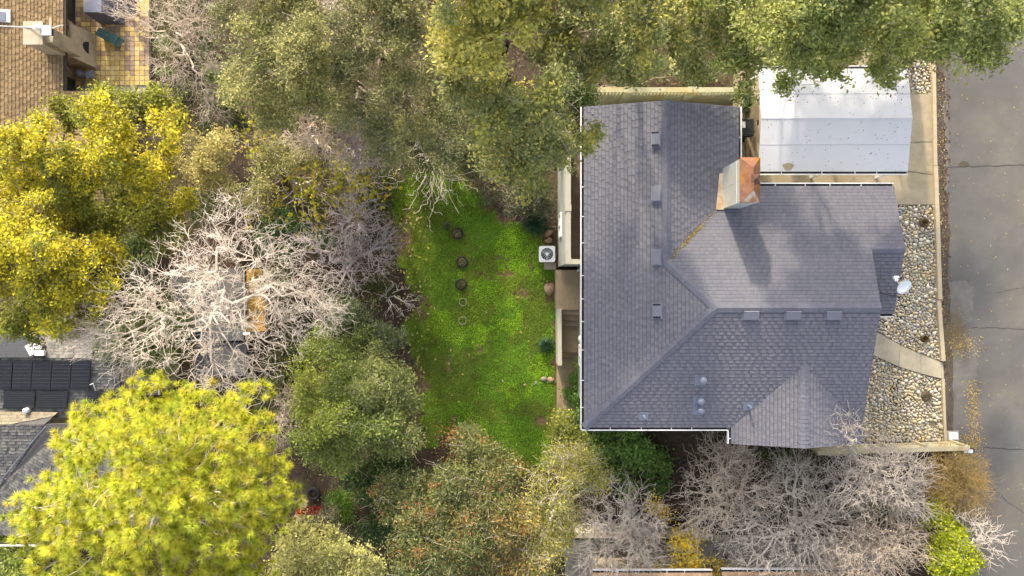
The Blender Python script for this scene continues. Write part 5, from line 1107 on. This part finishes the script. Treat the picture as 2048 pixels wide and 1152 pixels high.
leafy('dark_bush', 'very dark green bush between bark mulch and red tipped shrub', 'shrub', [(760, 930, 1.4, 50, .7, 0), (730, 970, .8, 45, .6, 0), (745, 1040, .6, 45, .6, 0), (800, 930, 1.6, 35, .6, 0)], (750, 980), [[(.03, .055, .018), (.045, .075, .022), (.024, .04, .016)]], .06, .45, 6, 85)
leafy('green_tuft', 'fresh green grassy tuft on the bark mulch', 'plant', [(690, 1000, .0, 38, .35, 0), (685, 1025, .0, 25, .3, 0)], (690, 1005), [[(.06, .12, .015), (.08, .14, .02)]], .06, .25, 8, 80, trunk=False)
leafy('grey_bush', 'low grey green bush below the grassy tuft', 'shrub', [(660, 1050, .4, 45, .5, 0), (620, 1060, .4, 30, .4, 0)], (655, 1050), [[(.10, .095, .055), (.13, .12, .07), (.075, .075, .04)]], .045, .5, 5, 70)
leafy('olive_tree', 'feathery olive yellow tree right of the red tipped shrub', 'tree', [(1110, 960, 3.8, 60, .9, 0), (1150, 920, 3.2, 50, .8, 0), (1080, 1030, 3.6, 60, .9, 0), (1130, 1040, 3.4, 45, .8, 0), (1090, 1110, 3.4, 55, .8, 0), (1180, 960, 3.0, 40, .7, 0)], (1110, 1010), [[(.20, .18, .045), (.25, .22, .055), (.15, .145, .04), (.11, .11, .035)]], .048, .45, 4.6, 85, clump=.5, bark='bark_grey', twigs=5)
GR = [[(.05, .095, .022), (.07, .12, .028), (.04, .075, .02), (.095, .14, .035)], [(.14, .15, .035), (.10, .12, .03), (.18, .175, .04)]]
leafy('green_shrub', 'leafy green shrub below the south gutter, left of the bare trees', 'shrub', [(1200, 885, 1.6, 45, .7, 0), (1255, 890, 1.6, 50, .7, 0), (1300, 925, 1.4, 42, .6, 0), (1250, 940, 1.6, 50, .7, 0), (1320, 955, 1.0, 30, .5, 0), (1200, 940, 1.6, 35, .7, 0)], (1250, 915), GR, .07, .6, 6, 85)
leafy('green_shrub', 'yellow green shrub spilling over the lower rear path', 'shrub', [(1150, 860, 1.0, 45, .6, 1), (1120, 880, .8, 40, .5, 1), (1165, 840, .9, 26, .5, 0)], (1145, 870), GR, .055, .55, 6, 85)
leafy('path_ivy', 'dark ivy creeping from the house wall onto the lower path', 'plant', [(1156, 755, .3, 16, .25, 0), (1152, 790, .3, 24, .3, 0), (1160, 810, .5, 20, .35, 0), (1140, 782, .2, 14, .15, 0), (1158, 728, .5, 9, .15, 0)], (1158, 790), GR, .045, .6, 14, 60, clump=.25, trunk=False)
leafy('terrace_bush', 'dark grey green bush at the foot of the terrace wall', 'shrub', [(1060, 400, .7, 45, .6, 0), (1090, 415, .8, 26, .6, 0), (1020, 385, .5, 38, .4, 0), (1085, 380, 1.2, 25, .7, 0), (985, 365, .4, 36, .4, 0), (950, 345, .5, 30, .4, 0)], (1065, 400), [[(.05, .055, .036), (.07, .075, .045), (.038, .045, .028), (.09, .085, .05)]], .042, .4, 8, 90, clump=.36)
leafy('north_hedge', 'green clipped hedge between oak and terrace at the roof corner', 'shrub', [(1165, 215, 4.6, 32, .8, 0), (1178, 250, 4.4, 24, .8, 0), (1150, 180, 4.6, 40, .8, 0)], (1150, 215), [[(.026, .042, .013), (.036, .054, .017), (.05, .066, .02)]], .05, .5, 8, 90, clump=.32)
leafy('dark_bush', 'dark olive bush behind the fallen pale branches', 'shrub', [(870, 290, 1.2, 45, .7, 0), (910, 310, 1.0, 40, .6, 0), (840, 265, 1.4, 40, .7, 0), (900, 250, 2.0, 50, .8, 0), (940, 300, 1.4, 45, .7, 0)], (880, 290), [[(.05, .06, .028), (.07, .08, .035), (.09, .095, .04)]], .05, .5, 6, 80)
leafy('dark_bush', 'dark green ivy thicket above the lattice fence', 'shrub', [(1130, 190, 3.4, 45, .8, 0), (1250, 165, 2.8, 40, .6, 0), (1110, 230, 3.2, 40, .8, 0), (1380, 160, 2.4, 45, .5, 0)], (1180, 180), [[(.025, .04, .014), (.035, .05, .018), (.05, .06, .02)]], .055, .5, 6, 80)
# strap leaved clump by the terrace and thin grass clumps
for px, py, rad, hh, n_, pal_, nm, lab in [(1072, 447, .75, .45, 420, [(.06, .12, .06), (.08, .15, .075), (.045, .09, .05)], 'strap_leaf_clump', 'blue green strap leaved clump spilling from the terrace bush'), (1092, 690, .45, .4, 320, [(.05, .11, .05), (.07, .14, .07)], 'strap_leaf_clump', 'blue green grassy clump beside the garden steps'), (893, 452, .22, .2, 90, [(.16, .19, .12), (.12, .15, .09)], 'strap_leaf_clump', 'small grey green spiky clump by the upper tyre planter')]:
    p = G(px, py); t = thing(nm, lab, 'plant', p); VV = []
    cs = []
    for k in range(n_):
        a = random.uniform(0, 6.28); L_ = rad * random.uniform(.35, 1); b0 = np.array([p.x + random.gauss(0, rad * .12), p.y + random.gauss(0, rad * .12), p.z]); d_ = np.array([math.cos(a), math.sin(a), 0]); s_ = np.array([-d_[1], d_[0], 0]) * .011
        m1 = b0 + d_ * L_ * .5 + [0, 0, hh * random.uniform(.6, 1)]; e_ = b0 + d_ * L_ + [0, 0, hh * random.uniform(.1, .5)]
        VV += [b0 - s_, b0 + s_, m1 + s_, m1 - s_, m1 - s_, m1 + s_, e_ + s_ * .2, e_ - s_ * .2]; c = random.choice(pal_); f_ = random.uniform(.75, 1.25); cs += [tuple(x * f_ for x in c)] * 2
    npmesh('blades', np.array(VV), [np.arange(len(VV)).reshape(-1, 4)], 'leaf', t, fcol=np.array(cs))
# bare trees, lower right
bg_ = 'leafless grey trees at the lower right'
bare('bare_tree', 'leafless grey tree reaching towards the south gutter', 'tree', [(1440, 930, 3.6, 65, .9), (1470, 900, 3.8, 40, .8), (1430, 990, 3.4, 70, .9), (1500, 970, 3.6, 60, .9), (1400, 1040, 2.8, 45, .7)], (1440, 1000), 620, .0098, 'bark_tan', .2, bg_, (.2, .45), 3, pw=.37)
bare('bare_tree', 'broad leafless grey tree in the middle of the lower right thicket', 'tree', [(1590, 990, 3.8, 85, 1.0), (1560, 1060, 3.4, 80, .9), (1650, 1050, 3.6, 80, .9), (1520, 1110, 3.0, 60, .8), (1620, 1110, 3.2, 70, .8), (1580, 930, 3.6, 50, .8), (1480, 1050, 3.2, 60, .9)], (1590, 1040), 950, .0098, 'bark_grey', .22, bg_, (.2, .45), 3, pw=.37)
bare('bare_tree', 'leafless grey tree whose twigs cross the roof corner and cream fence', 'tree', [(1690, 850, 5.6, 40, .7), (1730, 920, 4.6, 75, .9), (1790, 950, 4.4, 75, .9), (1700, 970, 4.4, 65, .9), (1810, 1000, 4.0, 50, .8), (1670, 870, 5.6, 30, .6)], (1740, 960), 850, .0095, 'bark_grey', .22, bg_, (.2, .45), 3, pw=.37)
bare('bare_tree', 'leafless brownish tree at the bottom edge near the yellow green shrub', 'tree', [(1760, 1060, 3.8, 75, .9), (1700, 1090, 3.6, 65, .9), (1810, 1080, 3.6, 60, .8), (1740, 1130, 3.4, 70, .8), (1660, 1140, 3.2, 50, .8)], (1750, 1080), 850, .0095, 'bark_tan', .22, bg_, (.2, .45), 3, pw=.37)
bare('bare_tree', 'fan shaped leafless grey tree left of the small yellow tree', 'tree', [(1240, 1010, 3.4, 60, .8), (1190, 1040, 3.2, 45, .8), (1290, 1040, 3.2, 50, .8), (1180, 1100, 3.0, 55, .7), (1250, 1105, 3.2, 60, .8), (1300, 1100, 2.8, 40, .7)], (1245, 1075), 560, .0095, 'bark_grey', .14, bg_, (.25, .5), 3, leafpal=[(.40, .28, .14), (.33, .23, .12)], nleaf=160, leaf=.05)
leafy('small_yellow_tree', 'small thin yellow leaved tree standing at the block wall', 'tree', [(1375, 1105, 2.6, 42, .7, 0), (1345, 1130, 2.4, 35, .6, 0), (1410, 1135, 2.4, 35, .6, 0), (1380, 1150, 2.6, 40, .6, 0), (1370, 1070, 2.2, 22, .5, 0)], (1375, 1105), [[(.48, .33, .03), (.42, .30, .03), (.36, .28, .05), (.30, .25, .05)]], .05, .55, 5.2, 48, clump=.42)
leafy('yellow_sapling', 'thin yellow leaved sapling above the block wall', 'tree', [(1300, 1005, 2.2, 16, .4, 0), (1330, 1035, 2.0, 20, .4, 0), (1310, 1020, 2, 18, .4, 0)], (1320, 1030), [[(.40, .28, .05), (.34, .25, .06)]], .045, .55, 6, 30)
bare('golden_bush', 'golden brown dry bush beside the road below the utility box', 'shrub', [(1890, 940, 1.0 + ZS, 50, .7), (1930, 950, .9 + ZS, 45, .6), (1880, 980, 1.0 + ZS, 40, .6), (1930, 990, .8 + ZS, 45, .6)], (1895, 960), 900, .006, 'bark_gold', .12, None, (.15, .35), 4, leafpal=[(.42, .31, .07), (.36, .24, .05), (.30, .25, .06)], nleaf=2600, leaf=.03)
LIM = [[(.21, .215, .012), (.17, .185, .012), (.13, .15, .012), (.25, .24, .016)], [(.155, .175, .010), (.12, .145, .010), (.19, .195, .012)]]
leafy('lime_shrub', 'bright yellow green shrub, the smaller upper one near the golden bush', 'shrub', [(1860, 1010, 3.9, 26, .5, 0), (1868, 1040, 3.9, 28, .5, 0), (1852, 1030, 3.7, 18, .4, 0)], (1862, 1025), LIM, .05, .55, 9, 70, clump=.26)
leafy('lime_shrub', 'bright yellow green shrub, the larger one at the bottom edge', 'shrub', [(1900, 1090, 4.0, 46, .7, 1), (1920, 1125, 4.0, 40, .7, 1), (1880, 1120, 3.9, 38, .6, 1), (1905, 1060, 3.8, 22, .5, 0), (1910, 1160, 4, 45, .7, 1)], (1905, 1105), LIM, .05, .55, 9, 80, clump=.28)
bare('bare_shrub', 'white leafless shrub fanning out over the road at the lower right', 'shrub', [(1950, 1060, 4.0, 35, .5), (1975, 1070, 3.9, 35, .4), (1980, 1110, 3.8, 25, .3), (1930, 1035, 4.1, 22, .4)], (1925, 1095), 90, .011, 'bark_white', .1, None, (.2, .5), 2, fork=.2)
leafy('understory_shrub', 'green undergrowth beneath the bare trees next to the gable', 'shrub', [(1590, 915, 2.4, 35, .4, 0), (1530, 905, 2.2, 28, .4, 0), (1610, 945, 2.4, 25, .4, 0), (1560, 960, 2.2, 22, .4, 1), (1540, 1020, 1.8, 25, .4, 0)], (1580, 930), GR, .05, .5, 7, 60, trunk=False)
leafy('understory_shrub', 'olive undergrowth beneath the bare trees at the bottom', 'shrub', [(1770, 1020, 3.0, 40, .4, 0), (1660, 1000, 2.6, 30, .4, 0), (1600, 1080, 1.8, 30, .4, 0), (1690, 1060, 2.6, 35, .4, 0)], (1700, 1030), [[(.085, .09, .035), (.12, .115, .045), (.06, .065, .03)]], .045, .5, 5, 50, trunk=False)

UG = [[(.04, .05, .02), (.055, .065, .025), (.03, .038, .016), (.075, .07, .032)]]
for k, (l_, f_, lab) in enumerate([([(440, 200, -.8, 40, .4, 0), (470, 240, -.4, 40, .4, 0), (420, 260, -.8, 30, .4, 0), (380, 200, -1.8, 35, .4, 0), (400, 30, -1.6, 45, .4, 0), (350, 30, -2.2, 35, .4, 0)], (440, 210), 'dark undergrowth between the patio shrub and the pale olive oak'),
                                   ([(770, 340, .3, 35, .4, 0), (760, 420, .3, 30, .4, 0), (640, 420, .2, 45, .4, 0), (760, 570, .3, 35, .3, 0), (680, 590, -.2, 45, .4, 0), (730, 380, .3, 40, .4, 0)], (740, 400), 'dark undergrowth along the left lawn edge under the mauve shrubs'),
                                   ([(580, 700, -.8, 40, .5, 0), (560, 760, -.8, 45, .5, 0), (590, 820, -.6, 40, .5, 0), (520, 780, -1.0, 40, .5, 0), (560, 560, -.6, 50, .4, 0), (600, 640, -.5, 40, .4, 0)], (570, 720), 'dark undergrowth between the white tree and the round shrubs'),
                                   ([(250, 450, -1.6, 60, .5, 0), (290, 560, -1.6, 50, .5, 0), (300, 620, -1.6, 45, .5, 0), (220, 640, -1.8, 50, .5, 0), (420, 400, -.6, 60, .5, 0)], (280, 540), 'dark undergrowth below the lower yellow tree')]):
    leafy('undergrowth', lab, 'plants', l_, f_, UG, .055, .5, 5, 70, trunk=False, group='undergrowth in the left wood')
# ---- pine
pf = G(380, 980); pine = thing('pine_tree', 'large pine with bright yellow green needle tufts at the lower left', 'tree', pf)
PINE = [(330, 900, 10.5, 110, 1.6), (240, 930, 10, 100, 1.4), (420, 920, 10, 100, 1.4), (200, 1010, 9.6, 95, 1.3), (310, 1000, 11.0, 110, 1.5), (420, 1010, 10.4, 100, 1.4), (120, 1000, 8.4, 70, 1.0), (100, 1060, 8.2, 60, .9), (200, 1100, 9.2, 95, 1.2), (320, 1110, 9.8, 100, 1.2), (440, 1100, 9.2, 95, 1.2), (510, 1020, 8.2, 75, 1.0), (540, 950, 7.6, 60, .9), (500, 880, 8.0, 60, 1.0), (400, 830, 8.6, 70, 1.0), (300, 810, 8.6, 70, 1.0), (220, 850, 8.4, 60, 1.0), (165, 890, 8.2, 55, .9), (170, 830, 7.8, 26, .6), (500, 810, 7.6, 50, .9), (560, 1000, 7.2, 45, .8), (480, 1150, 8.8, 70, 1.0), (60, 1020, 7.6, 40, .7), (250, 1180, 9, 90, 1), (120, 1140, 8, 60, .9)]
tuf = []
for l in PINE:
    c, r, rz = lobe_world(l); n_ = int(r * r * 80); d_ = unit(n_, -.35); tuf.append(c + d_ * rng.uniform(.45, 1.05, n_)[:, None] * np.array([r, r, rz]))
tuf = np.vstack(tuf); ctr = np.array([float(tuf[:, 0].mean()), float(tuf[:, 1].mean()), 6.5])
V0 = []; cols = []
for q in tuf:
    ax = (q - ctr) * np.array([.8, .8, .9]); ax /= np.linalg.norm(ax); ax = ax * .7 + np.array([0, 0, .75]); n_ = int(rng.integers(60, 115)); tl_ = rng.uniform(.75, 1.15)
    d_ = unit(n_) * .95 + ax * .62; d_ /= np.linalg.norm(d_, axis=1)[:, None]; L_ = rng.uniform(.15, .27, n_)[:, None] * tl_
    s_ = np.cross(d_, unit(n_)); s_ /= np.linalg.norm(s_, axis=1)[:, None]; s_ *= .0082
    o_ = q + d_ * .02
    V0.append(np.stack([o_ - s_, o_ + s_, o_ + d_ * L_], 1).reshape(-1, 3))
    base_ = np.array([(.31, .315, .03), (.28, .295, .03), (.35, .34, .035), (.21, .24, .028), (.33, .30, .045), (.25, .26, .03)][rng.integers(0, 6)]) * rng.uniform(.82, 1.15) * 1.95
    cols.append(base_ * rng.uniform(.8, 1.2, n_)[:, None])
V0 = np.vstack(V0); npmesh('needles', V0, [np.arange(len(V0)).reshape(-1, 3)], 'needle', pine, fcol=np.vstack(cols))
sg = []; f0 = np.array(pf); tp_ = np.array([ctr[0], ctr[1], 10.2]); link_seg(sg, f0, tp_, .26, .08, .02, .8)
for h0 in (4.5, 5.8, 7, 8.2, 9.3):
    nd = f0 + (tp_ - f0) * ((h0 - f0[2]) / (tp_[2] - f0[2])); sel = tuf[np.abs(tuf[:, 2] - h0 - 1.6) < 1.4]
    if len(sel) > 6: grow(sg, nd, sel[rng.choice(len(sel), min(len(sel), 170), replace=False)], .010, .08)
V_, F_ = tubes_geo(sg, 5); npmesh('trunk', V_, [F_], 'bark_grey', pine, smooth=True)
# dead twigs hanging by the pine edge
bare('bare_shrub', 'brown dead twigs between pine and round shrub', 'shrub', [(575, 830, 2.0, 35, .9), (580, 790, 2.2, 30, .8), (560, 880, 1.6, 30, .7)], (575, 835), 160, .008, 'bark_tan', .16, None, (.2, .4), 3)
leafy('dark_bush', 'green leafy bush below the corner of the solar house roof', 'shrub', [(30, 1120, -1.4, 55, .7, 0), (20, 1150, -1.2, 40, .6, 0), (-10, 1110, -1.4, 40, .6, 0)], (25, 1125), [[(.16, .19, .05), (.12, .15, .04), (.20, .21, .06)]], .06, .5, 6, 80)

# ================================================================ ground cover
n_ = 190000
x = rng.uniform(-5.6, 2.05, n_); y = rng.uniform(-8.4, 6.4, n_); m_ = lawn_mask(x, y) & (rng.uniform(0, 1, n_) < .75 + .25 * vnoise(x, y, .5, 44)); x, y = x[m_], y[m_]
clov = vnoise(x, y, 1.6, 45) + .35 * vnoise(x, y, .4, 46)
z = terrain(x, y) + rng.uniform(.005, .04, len(x)) + .03 * vnoise(x, y, .5, 44)
pal_ = np.where((clov > .78)[:, None], np.array([.112, .188, .010]), np.array([.07, .138, .011])) * rng.uniform(.7, 1.3, len(x))[:, None] * 3.1
dry = vnoise(x, y, .9, 48)[:, None] * vnoise(x, y, .25, 49)[:, None]; pal_ = np.where(dry > .5, pal_ * .6 + np.array([.11, .085, .03]) * .5, pal_)
pt_ = vnoise(x, y, 1.1, 51)[:, None] * .65 + vnoise(x, y, .3, 52)[:, None] * .35; pal_ = np.where(pt_ > .6, pal_ * .55 + np.array([.10, .085, .025]), pal_ * (.75 + .5 * (1 - pt_)))
wst = sstep((-1.9 - x) / 2.2)[:, None] * (.4 + .8 * vnoise(x, y, .7, 50)[:, None]); pal_ = pal_ * (1 - .5 * wst) + np.array([.12, .105, .02]) * .5 * wst
V_, F_, c_ = leaves_geo(np.stack([x, y, z], 1), .023, .5, 1.1, pal_, .1)
tag(npmesh('lawn_grass', V_, [F_], 'leaf', fcol=c_), 'patchy green grass and clover covering the back lawn', 'grass', kind='stuff')
def scatter(name, lab, pts, size, pal, up=2.5, cat='leaves'):
    q = np.array(pts); c0 = np.array(pal)[rng.integers(0, len(pal), len(q))]; V_, F_, c_ = leaves_geo(q, size, .65, up * 3, c0, .25)
    tag(npmesh(name, V_, [F_], 'dry_leaf', fcol=c_), lab, cat, kind='stuff')
# fallen yellow leaves at the lawn edge
pts = []
for _ in range(330):
    px = random.gauss(815, 24); py = random.uniform(400, 760)
    if random.random() < .35: px, py = random.uniform(800, 1100), random.uniform(400, 900)
    p = G(px, py, .05); pts.append(tuple(p))
scatter('fallen_leaves', 'yellow fallen leaves strewn on the left lawn edge', pts, .055, [(.42, .36, .10), (.38, .30, .06), (.45, .38, .16), (.30, .22, .10)])
# leaf litter under the trees
px = rng.uniform(-20, 1900, 52000); py = rng.uniform(-20, 1170, 52000)
k_ = ~((px > 1125) & (px < 1880) & (py > 170) & (py < 885)) & ~((px < 300) & ((py < 260) | (py > 655))) & ~((py > 1076) & (px > 1130) & (rng.uniform(0, 1, 52000) < .85))
px, py = px[k_], py[k_]; g_ = GV(px, py, .02); pts = g_[~lawn_mask(g_[:, 0], g_[:, 1])]; pts[:, 2] += rng.uniform(0, .03, len(pts))
scatter('leaf_litter', 'brown leaf litter covering the soil under the trees', pts, .05, [(.10, .065, .04), (.075, .048, .03), (.13, .085, .05), (.17, .12, .07), (.06, .04, .028)])
# leaves on the road
pts = []
def rd(px, py): p = W(px, py, ZS - .025); pts.append((p.x, p.y, p.z + random.uniform(0, .012)))
for _ in range(260): rd(random.gauss(1925, 18), random.gauss(690, 14))
for _ in range(500): rd(random.gauss(1946, 8), random.uniform(760, 905))
for _ in range(420): rd(random.gauss(1935, 18), random.uniform(870, 930))
for _ in range(260): rd(random.uniform(1890, 2048), random.uniform(100, 1152))
for _ in range(500): rd(1875 + random.uniform(-2, 16), random.uniform(150, 880))
scatter('road_leaves', 'yellow and brown leaves drifted along the road edge', pts, .026, [(.46, .32, .07), (.40, .26, .06), (.50, .40, .16), (.30, .19, .07)])
pts = []
for _ in range(2600):
    px, py = random.gauss(1910, 13), random.gauss(665, 26); p = W(px, py, ZS - .034); pts.append((p.x, p.y, p.z))
scatter('road_silt', 'brown silt and needle drift on the road by the kerb', pts, .020, [(.17, .125, .07), (.14, .11, .07), (.20, .145, .075)], 6)
